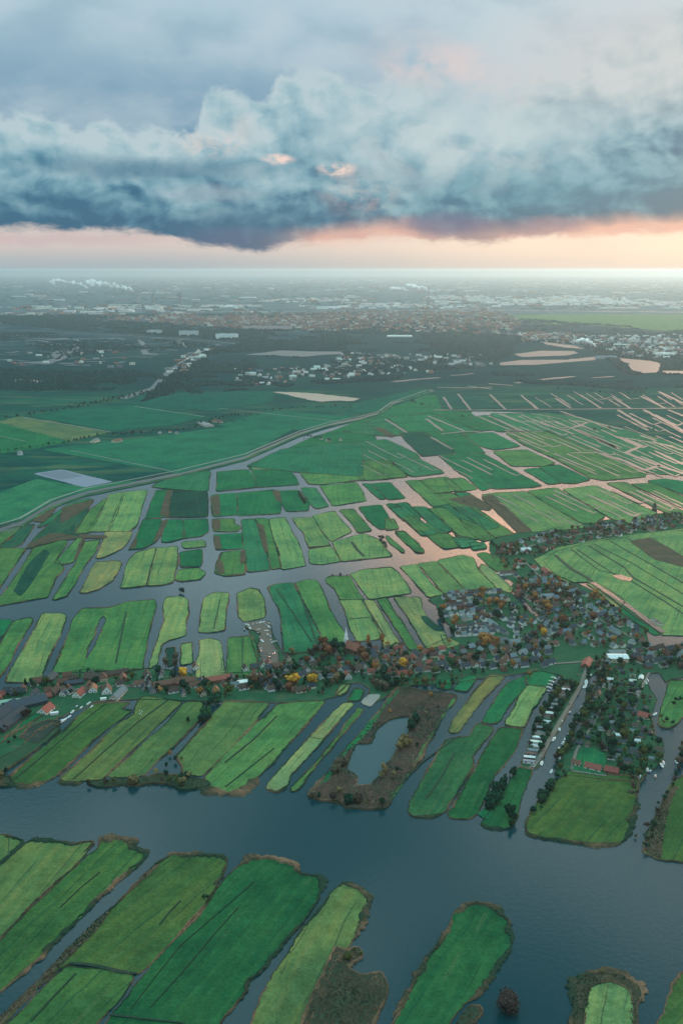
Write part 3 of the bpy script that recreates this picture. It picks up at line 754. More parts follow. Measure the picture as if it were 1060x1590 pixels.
# closely set parallel ditches of the eastern peat meadows
def thin_grid(reg, n, seed, dx, slope, wmin, wmax, gap):
    q = random.Random(seed); poly = T(reg); x0, x1 = min(p[0] for p in poly), max(p[0] for p in poly); y0, y1 = min(p[1] for p in poly), max(p[1] for p in poly); done = []; t = 0
    def ins(x, y):
        c = False; j = len(poly) - 1
        for i in range(len(poly)):
            if (poly[i][1] > y) != (poly[j][1] > y) and x < (poly[j][0] - poly[i][0]) * (y - poly[i][1]) / (poly[j][1] - poly[i][1]) + poly[i][0]: c = not c
            j = i
        return c
    while len(done) < n and t < n * 60:
        t += 1; x = q.uniform(x0, x1); y = q.uniform(y0, y1); L = q.uniform(.5, 1) * dx; k = y - slope * x
        if not (ins(x, y) and ins(x + L, y + L * slope)) or any(abs(k - kk) < gap and x < bb + 4 and x + L > aa - 4 for aa, bb, kk in done): continue
        done.append((x, x + L, k)); pts = [(x, y), (x + L * .5, y + L * .5 * slope + q.uniform(-.6, .6)), (x + L, y + L * slope)]
        if q.random() < .3: pts.append((x + L + q.uniform(5, 14), y + L * slope + q.uniform(-4, -1)))
        ribbon(pts, q.uniform(wmin, wmax), M['lake'], 1.19, 'ditch_water', wob=.35)
thin_grid('9 380,140 620,132 900,180 1060,215 1250,260 1250,350 1060,345 930,345 800,350 640,280 500,215', 46, 5, 85, .43, 3.5, 8, 4.2)
thin_grid('9 560,60 1100,60 1100,112 560,116', 14, 6, 30, .62, 4, 7, 7)
thin_grid('9 820,130 1150,130 1250,240 1060,225 900,185', 10, 7, 70, .5, 4, 8, 6)
thin_grid('9 420,400 540,395 720,480 740,500 560,515 480,450', 5, 8, 60, .5, 3, 5, 7)
thin_grid('9 560,385 1060,375 1100,470 980,465 860,490 760,480', 12, 9, 80, .47, 3.5, 7, 5)
thin_grid('9 0,215 180,265 400,262 580,368 440,378 330,330 0,345', 12, 10, 60, .5, 3, 6, 6)
DITCH = '''
2.2 | 1 215,432 270,436 320,445 380,462 425,465
1.0 | 1 495,314 530,270 562,238
0.6 | 1 470,570 560,470 660,350 740,260
.5 | 1 410,575 480,480 560,380 790,180
1.6 | 1 340,595 440,608 560,620 640,645
1.0 | 1 100,615 160,545 235,465
1.0 | 1 190,260 250,200 310,150
1.2 | 3 300,560 420,450 560,330 690,235
1.0 | 3 60,560 190,450 330,330 430,250
1.2 | 3 500,268 545,272 550,285
1.5 | 4 0,490 110,400 210,300
1.2 | 4 0,590 90,520 200,430
1.4 | 4 700,600 820,480 960,380
1.5 | 5 120,450 60,560 0,640
1.5 | 7 390,590 480,720 560,840
1.2 | 7 125,640 100,780
1.0 | 7 230,815 232,995
1.5 | 7 700,642 800,640
1.5 | 7 735,732 830,725
2.2 | 7 795,645 900,815
2 | 7 480,562 560,780 590,860
2 | 6 735,400 690,572
2 | 6 595,700 545,940
2 | 6 60,745 0,850
6 | 8 600,190 660,240 715,270 740,290 850,365 980,470
2.5 | 8 680,170 740,210 830,270 870,280 1000,360 1060,400 1200,480
3 | 8 720,155 850,235 880,270 1060,375 1200,450
2 | 8 740,150 870,215 1060,330 1200,400
2.5 | 8 800,140 940,220 1060,290 1200,360
2 | 8 860,130 1000,200 1060,215 1200,240
2 | 8 660,170 760,245 840,262
3 | 8 730,290 900,420 980,472
'''
for ln in DITCH.strip().splitlines():
    wd, px = ln.split('|'); ribbon(T(px), float(wd), M['ditch'], 1.12, 'ditch')
ribbon(T('8 735,288 850,362 985,468'), 9, M['water'], 1.16, 'canal')
ribbon(T('8 820,262 850,275 875,278'), 16, M['water'], 1.16, 'canal')
ribbon(T('7 745,370 775,410 805,438'), 6, M['ditch'], 1.12, 'ditch')
# far lakes, harbour basins and big canal
def lake(s, mat='lake', name='lake', z=1.4, col=None):
    return land(T(s), col or (1, 1, 1), mat, 0, name, z=z, base=-.5, amp=6, smooth=True)
lake('b 765,302 800,298 870,289 960,292 1060,293 1062,299 990,303 940,309 860,304')
lake('c 490,327 560,319 700,318 790,308 788,318 700,325 600,333 500,335')
lake('c 540,300 620,290 720,291 730,297 700,304 560,309')
lake('c 620,262 720,274 750,284 700,280 640,271')
lake('c 850,312 960,322 990,330 980,356 940,359 900,350 888,336 900,330 860,320')
lake('c 985,352 1160,355 1160,362 1000,360')
lake('b -60,198 80,190 150,191 140,198 60,204 -60,207')
lake('b 60,326 130,323 180,312 240,277 250,280 200,314 150,332')
lake('b 160,300 178,318 200,300 210,286 190,286')
lake('b 130,256 250,254 255,262 200,250')
lake('b 440,290 455,286 462,300 446,302')
lake('b 430,255 445,262 452,278 440,272')
lake('b 545,262 565,262 580,278 570,274')
lake('a 805,93 860,94 930,98 1050,112 1040,118 990,118 940,121 890,110 850,101', 'sand', 'sand_flat', col=(1, 1, 1))
lake('b 50,380 120,376 125,388 60,390', 'sand', 'sand_flat')
land(T('a 105,333 180,322 325,357 250,372'), (.17, .20, .26), 'road', 0, 'cultivated_plot', smooth=False)
land(T('a 120,333 180,325 240,340 180,350'), (.12, .15, .19), 'road', 0, 'cultivated_plot', smooth=False)
land(T('a 0,180 60,165 325,210 200,238 0,200'), (.075, .13, .065), 'grass', 0, 'field')
land(T('a -200,215 0,185 200,238 100,260 -200,300'), C['D'], 'grass', 0, 'field')
land(T('a 80,160 390,130 600,165 500,190 330,207'), (.004, .095, .060), 'grass', 0, 'field')
land(T('a 500,105 640,100 700,115 690,122 560,118'), (.07, .12, .06), 'grass', 0, 'field')
land(T('a 130,262 330,240 560,210 700,190 860,200 720,280 520,332'), (.012, .120, .068), 'grass', 0, 'field')
land(T('a 640,190 800,150 1040,165 900,205'), (.007, .108, .064), 'grass', 0, 'field')
land(T('a 0,390 110,350 250,375 330,360 400,355 250,385 150,415 60,470 0,480'), (.022, .135, .07), 'grass', 0, 'field')
land(T('a 420,95 800,90 800,120 640,150 400,130'), (.003, .080, .058), 'grass', 0, 'field')
land(T('9 -60,140 -20,100 200,50 235,62 200,75 100,95 60,128'), (.004, .088, .058), 'grass', 0, 'field')
land(T('a 748,322 744,300 830,272 930,262 990,290 985,305 850,312'), (.085, .15, .075), 'grass', 0, 'field')
land(T('a 730,310 830,262 1000,245 1060,250 1060,340 900,330 780,318'), (.014, .12, .065), 'grass', .8, 'field')
land(T('c 500,185 560,178 820,176 1260,178 1260,235 1000,228 800,212 620,205'), (.10, .17, .075), 'grass', 0, 'field', z=2.2, amp=6)
for s, wd in (('b 300,165 640,168 c 50,166 300,164 450,163 700,166 1060,170 1300,176', 150), ('b 150,181 300,178 420,176', 90), ('b 440,60 640,62', 500), ('b 960,55 1060,56 c 0,53 120,55', 420),
              ('c 590,131 720,128 860,129', 300), ('b 0,172 150,176', 100)):
    ribbon(T(s), wd, M['lake'], 2.0, 'canal', wob=.35)
for i in range(70):      # broken wetland ditches west of the motorway
    x = rnd.uniform(-40, 620); y = rnd.uniform(232, 345); L = rnd.uniform(20, 110)
    if x + L > 640 - (y - 240) * 1.6: continue
    ribbon(T(f'b {x},{y} {x+L*.5},{y-rnd.uniform(-2,4)} {x+L},{y-rnd.uniform(-3,6)}'), rnd.uniform(10, 30), M['lake'], 1.3, 'canal', wob=.4)
ribbon(T('b 380,440 480,405 520,360 590,310 680,270'), 38, M['road'], 1.6, 'motorway', (.10, .12, .13), wob=.02)
ribbon(T('b 0,225 200,232 400,243 680,262 760,272'), 14, M['road'], 1.6, 'road', (.22, .22, .22), wob=.05)
# village lanes
LANE = '''
5 | 5 430,520 470,470 560,310 640,170 672,75
3 | 5 740,100 760,200 690,330 620,440 600,520
3 | 5 920,120 880,200 850,300
4 | y -60,420 60,400 250,350 450,330 600,300 800,290 1060,300 z 100,380 350,360 600,330 760,340 900,330 v 150,560 400,520 600,500 850,490 1000,500 w 60,600 250,560 450,540 700,520 1060,500 x 200,620 500,600 900,560 1060,560 1160,560
3.5 | w 1000,470 900,370 640,330 500,170
3 | 5 600,524 745,545
3 | 8 480,200 560,280 640,330 760,420 900,500
4 | 8 440,180 600,130 760,105 900,80 1060,60 1200,40
6 | 5 648,100 662,70 672,60
3 | v 180,110 215,230 240,330 340,480
'''
for ln in LANE.strip().splitlines():
    wd, px = ln.split('|'); ribbon(T(px), float(wd), M['road'], 1.05, 'lane', (.13, .125, .11), wob=.05)

for wd, px in ((5, '1 0,33 50,42 72,52 45,88 15,118'), (6, '1 85,62 105,48 170,52 235,62 290,55 262,90'), (5, '1 240,120 232,135'), (8, '1 308,64 315,46 380,42 415,50 408,72 440,85 460,84 445,110'), (4, '1 445,108 330,206 215,322 110,432 0,522'),
               (7, '1 480,126 530,95 600,94 690,100 705,125'), (3, '1 705,125 690,155 665,195'), (6, '1 730,138 775,106 820,101 870,108 920,132 935,155 985,162 1006,180 990,230'), (3.5, '1 990,230 950,290 860,400 770,500 750,540 700,600'),
               (6, '2 0,180 40,190 80,220 84,250 60,320 30,370'), (6, '2 345,275 395,248 450,246 490,266 518,298 525,350 530,378'), (4, '2 530,378 485,438 430,528 385,558'), (4, '2 345,300 300,378 250,445 215,512 160,612'),
               (10, '3 15,565 50,582 110,588 200,566'), (7, '3 240,566 300,574 350,570'), (12, '3 800,590 840,598 900,612 970,618 1020,604 1055,570'), (8, '3 280,572 330,578'), (9, '4 0,618 60,610 100,585 135,548'), (6, '4 170,600 210,612 262,590'),
               (6, '5 -65,695 -50,712 0,714 70,704'), (6, '5 225,742 262,758 338,768'), (6, '5 415,770 428,788 500,803 620,818 700,827 790,825 822,808'), (6, '5 822,808 848,762 868,640'), (7, '2 710,560 718,492 760,464 830,458 872,462 932,500 934,560')):
    reed_line(T(px), wd)

# ------------------------------------------------------------------ mesh builders
tag(link('reeds', mesh('reeds', *REEDS), M['reed']), kind='stuff')
class MB:
    def __init__(s): s.v = []; s.f = []; s.c = []
    def add(s, vs, fs, col=None):
        b = len(s.v); s.v += vs; s.f += [tuple(i + b for i in f) for f in fs]
        if col is not None: s.c += [col] * len(fs)
        return s
    def box(s, x0, x1, y0, y1, z0, z1, col=None):
        return s.add([(x0, y0, z0), (x1, y0, z0), (x1, y1, z0), (x0, y1, z0), (x0, y0, z1), (x1, y0, z1), (x1, y1, z1), (x0, y1, z1)],
                     [(3, 2, 1, 0), (4, 5, 6, 7), (0, 1, 5, 4), (1, 2, 6, 5), (2, 3, 7, 6), (3, 0, 4, 7)], col)
    def tube(s, pts, rad, n=6, col=None):
        b = []; vs = []; fs = []
        for i, p in enumerate(pts):
            p = Vector(p); t = (Vector(pts[min(i + 1, len(pts) - 1)]) - Vector(pts[max(i - 1, 0)])).normalized()
            u = t.orthogonal().normalized(); v = t.cross(u)
            for k in range(n):
                a = 2 * math.pi * k / n; vs.append(tuple(p + (u * math.cos(a) + v * math.sin(a)) * rad[i]))
        for i in range(len(pts) - 1):
            for k in range(n):
                a = i * n + k; c = i * n + (k + 1) % n; fs.append((a, c, c + n, a + n))
        fs.append(tuple(range(n))[::-1]); fs.append(tuple(range(len(vs) - n, len(vs))))
        return s.add(vs, fs, col)
    def me(s, name):
        m = mesh(name, s.v, s.f)
        if s.c:
            at = m.attributes.new('tint', 'FLOAT_COLOR', 'FACE')
            at.data.foreach_set('color', [x for c in s.c for x in (c[0], c[1], c[2], 1)])
        return m
    def put(s, name, mat, parent=None, color=None): return link(name, s.me(name), mat, parent, color)
ICO = {}
def ico(sub):
    if sub not in ICO:
        bm = bmesh.new(); bmesh.ops.create_icosphere(bm, subdivisions=sub, radius=1)
        ICO[sub] = ([v.co.copy() for v in bm.verts], [tuple(v.index for v in f.verts) for f in bm.faces]); bm.free()
    return ICO[sub]
def crown(seed, leaves, h=10., rad=4., core=True, tall=1.0, size=.95):
    """lobed crown of leaf clumps round a few limbs, base of trunk at z=0"""
    q = random.Random(seed); mb = MB(); z0 = h * .24; lobes = []
    for i in range(7 if leaves > 120 else 5):
        a = q.uniform(0, 6.28); r = rad * q.uniform(.15, .55); z = z0 + (h - z0) * q.uniform(.22, .8)
        lobes.append((Vector((math.cos(a) * r, math.sin(a) * r, z)), rad * q.uniform(.38, .62)))
    lobes.append((Vector((0, 0, z0 + (h - z0) * .55)), rad * .66))
    if core:
        vs, fs = ico(2 if leaves > 120 else 1)
        for c, r in lobes:
            mb.add([tuple(c + Vector((v.x, v.y, v.z * tall)) * r * (.70 + .3 * noise.noise((v.x * 2 + seed, v.y * 2, v.z * 2 + c.x)))) for v in vs], fs)
    for i in range(leaves):
        c, r = lobes[q.randrange(len(lobes))]
        d = Vector((q.gauss(0, 1), q.gauss(0, 1), q.gauss(0, 1))); d.normalize()
        p = c + Vector((d.x, d.y, d.z * tall)) * r * q.uniform(.7, 1.13)
        u = (d.orthogonal().normalized() + Vector((q.uniform(-1, 1), q.uniform(-1, 1), q.uniform(-1, 1))) * .7).normalized(); v = d.cross(u).normalized()
        s = size * q.uniform(.5, 1.25)
        mb.add([tuple(p - u * s - v * s * .6), tuple(p + u * s * .8 - v * s * .7), tuple(p + u * s + v * s * .7 + d * s * .3), tuple(p - u * s * .7 + v * s * .8)], [(0, 1, 2, 3)])
    return mb
def trunk(seed, h=10., rad=4.):
    q = random.Random(seed + 99); mb = MB()
    mb.tube([(0, 0, -.6), (.05, 0, h * .2), (.1, .1, h * .45), (0, 0, h * .75)], [h * .032, h * .024, h * .017, h * .005])
    for i in range(4):
        a = i * 1.6 + q.uniform(-.4, .4); z = h * q.uniform(.22, .42)
        mb.tube([(0, 0, z), (math.cos(a) * rad * .35, math.sin(a) * rad * .35, z + h * .15), (math.cos(a) * rad * .65, math.sin(a) * rad * .65, z + h * .3)], [h * .014, h * .01, h * .004], 5)
    return mb
def mk(mb, name, mat): m = mb.me(name); m.materials.append(mat); return m
CR = {'dense': [], 'open': [], 'tall': [], 'shrub': [], 'bushy': []}; TK = {}
for i in range(4):
    CR['dense'].append((mk(crown(i, 260), 'crown', M['leaf']), mk(trunk(i), 'trunk', M['bark'])))
    CR['open'].append((mk(crown(20 + i, 230, core=False, size=.62), 'crown', M['leaf']), mk(trunk(20 + i), 'trunk', M['bark'])))
for i in range(2):
    CR['tall'].append((mk(crown(40 + i, 220, h=10, rad=2.1, tall=1.9, size=.7), 'crown', M['leaf']), mk(trunk(40 + i, 10, 2.), 'trunk', M['bark'])))
    CR['shrub'].append((mk(crown(50 + i, 300, h=6, rad=4.4, size=.8), 'crown', M['leaf']), mk(trunk(50 + i, 6, 3.), 'trunk', M['bark'])))
for i in range(2): CR['bushy'].append((mk(crown(90 + i, 1500, h=6, rad=4.6, size=.34), 'crown', M['leaf']), mk(trunk(50 + i, 6, 3.), 'trunk', M['bark'])))
LOW = [crown(70 + i, 26, core=True, size=1.3) for i in range(4)]
TC = {'dark green': (.013, .048, .030), 'green': (.026, .085, .038), 'olive': (.07, .085, .03), 'bare brown': (.06, .045, .035), 'russet': (.17, .075, .04), 'orange': (.32, .15, .05),
      'golden': (.62, .32, .045), 'grey-brown': (.11, .095, .065), 'straw-coloured': (.20, .15, .07)}
def to_px(p):
    d = Vector((p.x, p.y, -H)); f = d.y * cp - d.z * sp; u = d.y * sp + d.z * cp
    return 530 + FPX * d.x / f, 795 - FPX * u / f
def inside(x, y, poly):
    c = False; j = len(poly) - 1
    for i in range(len(poly)):
        if (poly[i][1] > y) != (poly[j][1] > y) and x < (poly[j][0] - poly[i][0]) * (y - poly[i][1]) / (poly[j][1] - poly[i][1]) + poly[i][0]: c = not c
        j = i
    return c
TREES = []      # (point, height, width factor, colour, kind, place)
HOUSES = []
THINGS = []     # everything that needs its label singled out
def tree(p, h, col, kind='dense', place='', wf=1.0, z=.3): TREES.append((p, h, wf, col, kind, place, z))
def trees_px(s, h, col, kind, place, wf=1.0):
    for p in T(s): tree(G(*p), h * rnd.uniform(.85, 1.15), rnd.choice(col) if isinstance(col, (list, tuple)) else col, kind, place, wf)
def row_px(s, gap, h, cols, kinds, place, jit=2.5, wf=1.0):
    g = [G(*p) for p in T(s)]
    for i in range(len(g) - 1):
        L = (g[i + 1] - g[i]).length; n = max(1, int(L / gap))
        for k in range(n):
            p = g[i].lerp(g[i + 1], (k + rnd.random() * .8) / n) + Vector((rnd.uniform(-jit, jit), rnd.uniform(-jit, jit)))
            tree(p, h * rnd.uniform(.6, 1.25), rnd.choice(cols), rnd.choice(kinds), place, wf)

# ------------------------------------------------------------------ houses
HM = {}
def house_parts(w_, l_, e, r, kind):
    key = (round(w_ * 2), round(l_), round(e * 2), round(r * 2), kind)
    if key in HM: return HM[key]
    a, b = w_ / 2, l_ / 2; W = MB(); Rf = MB(); t = .25; o = .45
    if kind == 'pyramid':
        W.box(-a, a, -b, b, -.6, e); k = b - a * .8 if b > a else .3
        vs = [(-a - o, -b - o, e - .1), (a + o, -b - o, e - .1), (a + o, b + o, e - .1), (-a - o, b + o, e - .1), (0, -k, r), (0, k, r)]
        Rf.add(vs, [(3, 2, 1, 0), (0, 1, 4), (1, 2, 5, 4), (2, 3, 5), (3, 0, 4, 5)])
    elif kind == 'flat':
        W.box(-a, a, -b, b, -.6, e); Rf.box(-a - .15, a + .15, -b - .15, b + .15, e + .003, e + .35)
    else:
        W.add([(-a, -b, -.6), (a, -b, -.6), (a, b, -.6), (-a, b, -.6), (-a, -b, e), (a, -b, e), (a, b, e), (-a, b, e), (0, -b, r - .15), (0, b, r - .15)],
              [(3, 2, 1, 0), (0, 1, 5, 8, 4), (2, 3, 7, 9, 6), (1, 2, 6, 5), (3, 0, 4, 7)])
        sl_ = (r - e) / a; x = a + o; z = e - o * sl_
        for sg in (1, -1):
            vs = [(0, -b - o, r), (sg * x, -b - o, z), (sg * x, b + o, z), (0, b + o, r), (0, -b - o, r - t), (sg * x, -b - o, z - t), (sg * x, b + o, z - t), (0, b + o, r - t)]
            fs = [(0, 1, 2, 3), (7, 6, 5, 4), (0, 4, 5, 1), (1, 5, 6, 2), (2, 6, 7, 3)]
            Rf.add(vs, [f if sg > 0 else f[::-1] for f in fs])
    wi = []
    for sy in (-1, 1):
        for x0, z0 in (((-a * .5), .9), ((a * .5), .9)) + ((((0), e + .3),) if kind == 'gable' and r - e > 2.6 else ()):
            m = MB(); m.box(x0 - .65, x0 + .65, sy * (b + .04) - .05, sy * (b + .04) + .05, z0, z0 + 1.4); wi.append(mk(m, 'window', M['glass']))
    for sx_ in (-1, 1):
        for y0 in (-b * .5, b * .5):
            m = MB(); m.box(sx_ * (a + .04) - .05, sx_ * (a + .04) + .05, y0 - .9, y0 + .9, .9, 2.3); wi.append(mk(m, 'window', M['glass']))
    d = MB(); d.box(-.5, .5, -b - .1, -b + .02, -.1, 2.1)
    ch = MB(); ch.box(-.4, .4, b * .5 - .35, b * .5 + .35, r - 1.2, r + .9)
    HM[key] = (mk(W, 'walls', M['wall']), mk(Rf, 'roof', M['roof']), wi, mk(d, 'door', M['paint']), mk(ch, 'chimney', M['wall']), W, Rf)
    return HM[key]
WC = {'white': (.72, .72, .68), 'cream': (.60, .54, .42), 'brick': (.22, .11, .08), 'grey': (.32, .33, .33), 'green timber': (.03, .08, .06), 'dark': (.06, .07, .07)}
RC = {'red': (.24, .075, .06), 'terracotta': (.15, .075, .055), 'brown': (.085, .06, .05), 'slate grey': (.05, .062, .075), 'dark': (.035, .045, .055), 'pale grey': (.16, .185, .195), 'white': (.58, .60, .59), 'pale green': (.30, .42, .34), 'orange': (.22, .11, .065), 'blue-grey': (.12, .16, .19)}
def house(p, rot, w_, l_, e, r, kind, wall, roof, place, noun='house', extra='', z=.3):
    HOUSES.append(dict(p=p, rot=rot, dim=(w_, l_, e, r, kind), wall=wall, roof=roof, place=place, noun=noun, extra=extra, z=z))
def ang(s):
    a, b = (G(*p) for p in T(s)); d = b - a; return math.atan2(d.y, d.x) - math.pi / 2     # long side (local y) along a->b
def hpx(s, rot, dims, wall, roof, place, noun='house', extra='', jit=.12):
    for p in T(s): house(G(*p), rot + rnd.uniform(-jit, jit), *dims, wall, roof, place, noun, extra)
DT = (7.5, 9.5, 3.4, 7.6, 'gable'); BIG = (10, 15, 3.8, 9.5, 'gable'); ROW = (9, 42, 5.2, 9, 'gable'); BARN = (15, 34, 4.2, 9, 'gable'); PYR = (15, 16, 2.8, 10.5, 'pyramid')
a1 = ang('y 100,440 400,400'); a2 = ang('y 60,640 380,400'); a0 = a1 + math.pi / 2
P1 = 'by the left farm lane'
hpx('y 250,278', a1, BIG, 'white', 'terracotta', P1); hpx('y 10,360', a1, DT, 'brick', 'red', P1, extra='small')
hpx('y 60,415', a1, (12, 26, 3.5, 6.5, 'gable'), 'grey', 'pale green', P1, 'shed', 'long'); hpx('y 175,420', a1 + .3, (22, 48, 4.5, 9.5, 'gable'), 'dark', 'slate grey', P1, 'barn', 'big')
hpx('y 318,462', a2, (13, 19, 3, 8, 'gable'), 'white', 'red', P1, 'farmhouse', 'broad'); hpx('y 240,350', a2, DT, 'grey', 'slate grey', P1); hpx('y 325,368', a1, (9, 11, 3, 6.5, 'gable'), 'brick', 'red', P1)
hpx('y 380,342', a2, BIG, 'brick', 'brown', P1); hpx('y 440,350 480,338', a2, DT, 'white', 'slate grey', P1); hpx('y 548,352', a2, (11, 17, 3.4, 8.5, 'gable'), 'white', 'red', P1, 'house', 'long')
hpx('y 640,320', a2 + .4, (10, 14, 3.4, 8, 'gable'), 'white', 'orange', P1); hpx('y 735,330', a0, (12, 15, 3.5, 10.5, 'gable'), 'white', 'brown', P1, 'house', 'tall'); hpx('y 815,355', a2, (11, 30, 3.4, 7.5, 'gable'), 'cream', 'blue-grey', P1, 'barn', 'narrow')
hpx('y 510,276', a1, (8, 22, 3, 6, 'gable'), 'dark', 'slate grey', P1, 'shed', 'long'); hpx('y 645,245', a0 + a2 - a1, (11, 24, 3.5, 9, 'gable'), 'brick', 'brown', P1, 'farmhouse', 'long'); hpx('y 712,250', a0, (9, 10, 4, 11, 'pyramid'), 'cream', 'terracotta', P1, 'house', 'steep-roofed')
hpx('y 785,212', a1, (9, 36, 3, 6.5, 'gable'), 'brick', 'brown', P1, 'row of houses', 'low'); hpx('y 848,245', a0, (8, 14, 3.4, 7.5, 'gable'), 'brick', 'terracotta', P1); hpx('y 345,240', a2, (14, 20, 3, 7, 'gable'), 'dark', 'slate grey', P1, 'barn')
hpx('y 15,485 70,535', a2, (20, 52, 4, 9, 'gable'), 'dark', 'dark', P1, 'barn', 'long', .03); hpx('y 375,484', a1, (4, 9, 2.4, 3, 'flat'), 'white', 'white', P1, 'shed'); hpx('y 100,350 150,340', a1, DT, 'dark', 'slate grey', P1)
hpx('y 430,330 590,330', a2, (7, 9, 3, 6.5, 'gable'), 'grey', 'brown', P1)
hpx('y 710,384', a1, (3, 7, 2.2, 2.6, 'flat'), 'white', 'white', P1, 'caravan')
P2 = 'in the row left of the church'
hpx('z 40,322', a0, BIG, 'white', 'brown', P2, 'house', 'wide'); hpx('z 130,285', a0, DT, 'white', 'slate grey', P2); hpx('z 200,372', a1, (9, 44, 4.5, 8.5, 'gable'), 'brick', 'terracotta', P2, 'terrace', 'long'); hpx('z 300,362', a1, (9, 26, 4.5, 8.5, 'gable'), 'brick', 'terracotta', P2, 'terrace', 'short')
hpx('z 520,348', a1, (10, 32, 4.5, 8.5, 'gable'), 'brick', 'red', P2, 'terrace', 'bright'); hpx('z 410,358 620,335', a0, DT, 'white', 'slate grey', P2); hpx('z 640,378', a1, (8, 10, 3, 6, 'gable'), 'white', 'pale grey', P2); hpx('z 702,360', a1, (9, 17, 3, 4.2, 'flat'), 'white', 'white', P2, 'hall', 'low')
hpx('z 510,418', a0, DT, 'cream', 'orange', P2); hpx('z 460,412', a0, DT, 'white', 'brown', P2); hpx('z 780,320', a0, (9, 12, 4, 10, 'gable'), 'cream', 'terracotta', P2, 'house', 'tall'); hpx('z 812,330', a0, (8, 12, 3.5, 8, 'gable'), 'brick', 'brown', P2)
hpx('z 832,245', a0, (8, 10, 4, 9, 'gable'), 'white', 'brown', P2); hpx('z 870,240', a0, (8, 10, 4, 9, 'gable'), 'white', 'red', P2); hpx('z 920,250', a1, (9, 18, 3, 7, 'gable'), 'brick', 'terracotta', P2); hpx('z 1002,200', a0, DT, 'cream', 'brown', P2); hpx('z 995,268 905,330', a0, DT, 'white', 'slate grey', P2)
hpx('z 370,258', a0, DT, 'white', 'terracotta', P2); hpx('z 20,400 75,420', a0, DT, 'grey', 'slate grey', P2)
for x, y, wl, rf, ex in ((60, 480, 'white', 'brown', ''), (130, 470, 'brick', 'slate grey', ''), (440, 485, 'white', 'slate grey', 'small'), (620, 450, 'cream', 'brown', ''), (640, 535, 'white', 'brown', 'wide'), (750, 495, 'brick', 'brown', 'wide'), (840, 480, 'white', 'terracotta', ''),
                         (895, 545, 'white', 'red', 'tall'), (940, 480, 'white', 'brown', ''), (985, 490, 'white', 'brown', 'tall'), (985, 420, 'cream', 'slate grey', 'tall'), (880, 490, 'white', 'slate grey', ''), (525, 530, 'white', 'slate grey', ''), (750, 540, 'white', 'slate grey', 'small'), (680, 550, 'white', 'pale grey', 'small'),
                         (560, 490, 'white', 'brown', ''), (600, 405, 'white', 'pale grey', 'low'), (520, 440, 'grey', 'slate grey', 'low'), (1030, 460, 'white', 'slate grey', '')):
    hpx(f'v {x},{y}', a0 if rnd.random() < .6 else a1, (9, 11, 3.6, 9, 'gable') if ex == 'tall' else (10, 16, 3.4, 8, 'gable') if ex == 'wide' else (7, 9, 3, 5.5, 'gable') if ex else DT, wl, rf, 'beside the church', extra=ex)
P3 = 'in the terrace estate'
ae = ang('w 560,220 700,210'); ae2 = ang('w 800,280 890,340')
for s, L_, wl, rf in (('w 560,120', 26, 'white', 'brown'), ('w 620,95', 34, 'brick', 'terracotta'), ('w 700,90', 34, 'brick', 'brown'), ('w 780,85', 34, 'white', 'terracotta'), ('w 840,85', 26, 'brick', 'slate grey'), ('w 600,140', 40, 'brick', 'brown'), ('w 620,185', 46, 'brick', 'slate grey'), ('w 620,228', 52, 'white', 'pale grey'),
                     ('w 690,150', 30, 'white', 'brown'), ('w 720,205', 40, 'brick', 'slate grey'), ('w 705,305', 56, 'cream', 'pale grey'), ('w 720,330', 60, 'white', 'slate grey'), ('w 720,352', 60, 'white', 'pale grey'), ('w 600,170', 34, 'white', 'slate grey'), ('w 860,125', 30, 'grey', 'slate grey'), ('w 740,250', 34, 'brick', 'brown')):
    c0 = G(*T(s)[0]); dv = Vector((-math.sin(ae), math.cos(ae))); nn_ = max(2, int(L_ / 8.5))
    for k in range(nn_): house(c0 + dv * ((k - (nn_ - 1) / 2) * 8.2) + Vector((rnd.uniform(-.5, .5), rnd.uniform(-.5, .5))), ae + rnd.choice([0, math.pi / 2, 0]), 6.6, 7.2, 4.6, 7.4, 'gable', rnd.choice([wl, 'white', 'white']), rnd.choice([{'pale grey': 'slate grey'}.get(rf, rf), 'brown', 'slate grey', 'pale grey']), P3, 'house', 'small')
for s, wl, rf in (('w 785,235', 'brick', 'terracotta'), ('w 830,290', 'white', 'pale grey'), ('w 860,320', 'white', 'slate grey'), ('w 800,320', 'white', 'slate grey'), ('w 650,125', 'white', 'brown'), ('w 900,340', 'grey', 'slate grey')):
    hpx(s, ae2, (7, 20, 5.2, 7.6, 'gable'), wl, rf, P3, 'terrace', 'slanting', .03)
hpx('5 788,68', ang('5 700,66 800,66') , (17, 26, 6, 8, 'gable'), 'cream', 'white', 'on the village street', 'hall', 'large', .02)
hpx('x 640,555', ang('5 700,66 800,66'), (12, 22, 4, 6, 'gable'), 'grey', 'pale grey', 'behind the white hall', 'shed', 'long', .02)
hpx('x 450,620', ang('x 430,650 460,590'), (11, 26, 3, 6.5, 'gable'), 'brick', 'red', 'at the head of the causeway', 'shed', 'long', .02)
hpx('x 205,195', ae, (8, 26, 4, 6.5, 'gable'), 'white', 'pale grey', 'in the eastern village', 'hall', 'long', .02)
hpx('x 195,40', ang('x 170,20 215,55'), (12, 26, 4, 8, 'gable'), 'brick', 'red', 'at the village neck', 'barn', 'broad', .02)
hpx('8 430,258', ae, (11, 28, 4, 8, 'gable'), 'white', 'brown', 'at the village neck', 'farmhouse', 'long', .02)
hpx('8 495,175', ae, (12, 18, 4, 7, 'gable'), 'white', 'white', 'at the village neck', 'farmhouse', 'pale', .02)
hpx('x 885,350 905,365', ae2, (5, 14, 2.4, 3.2, 'flat'), 'white', 'slate grey', 'out in the eastern meadow', 'shed', 'low', .05)
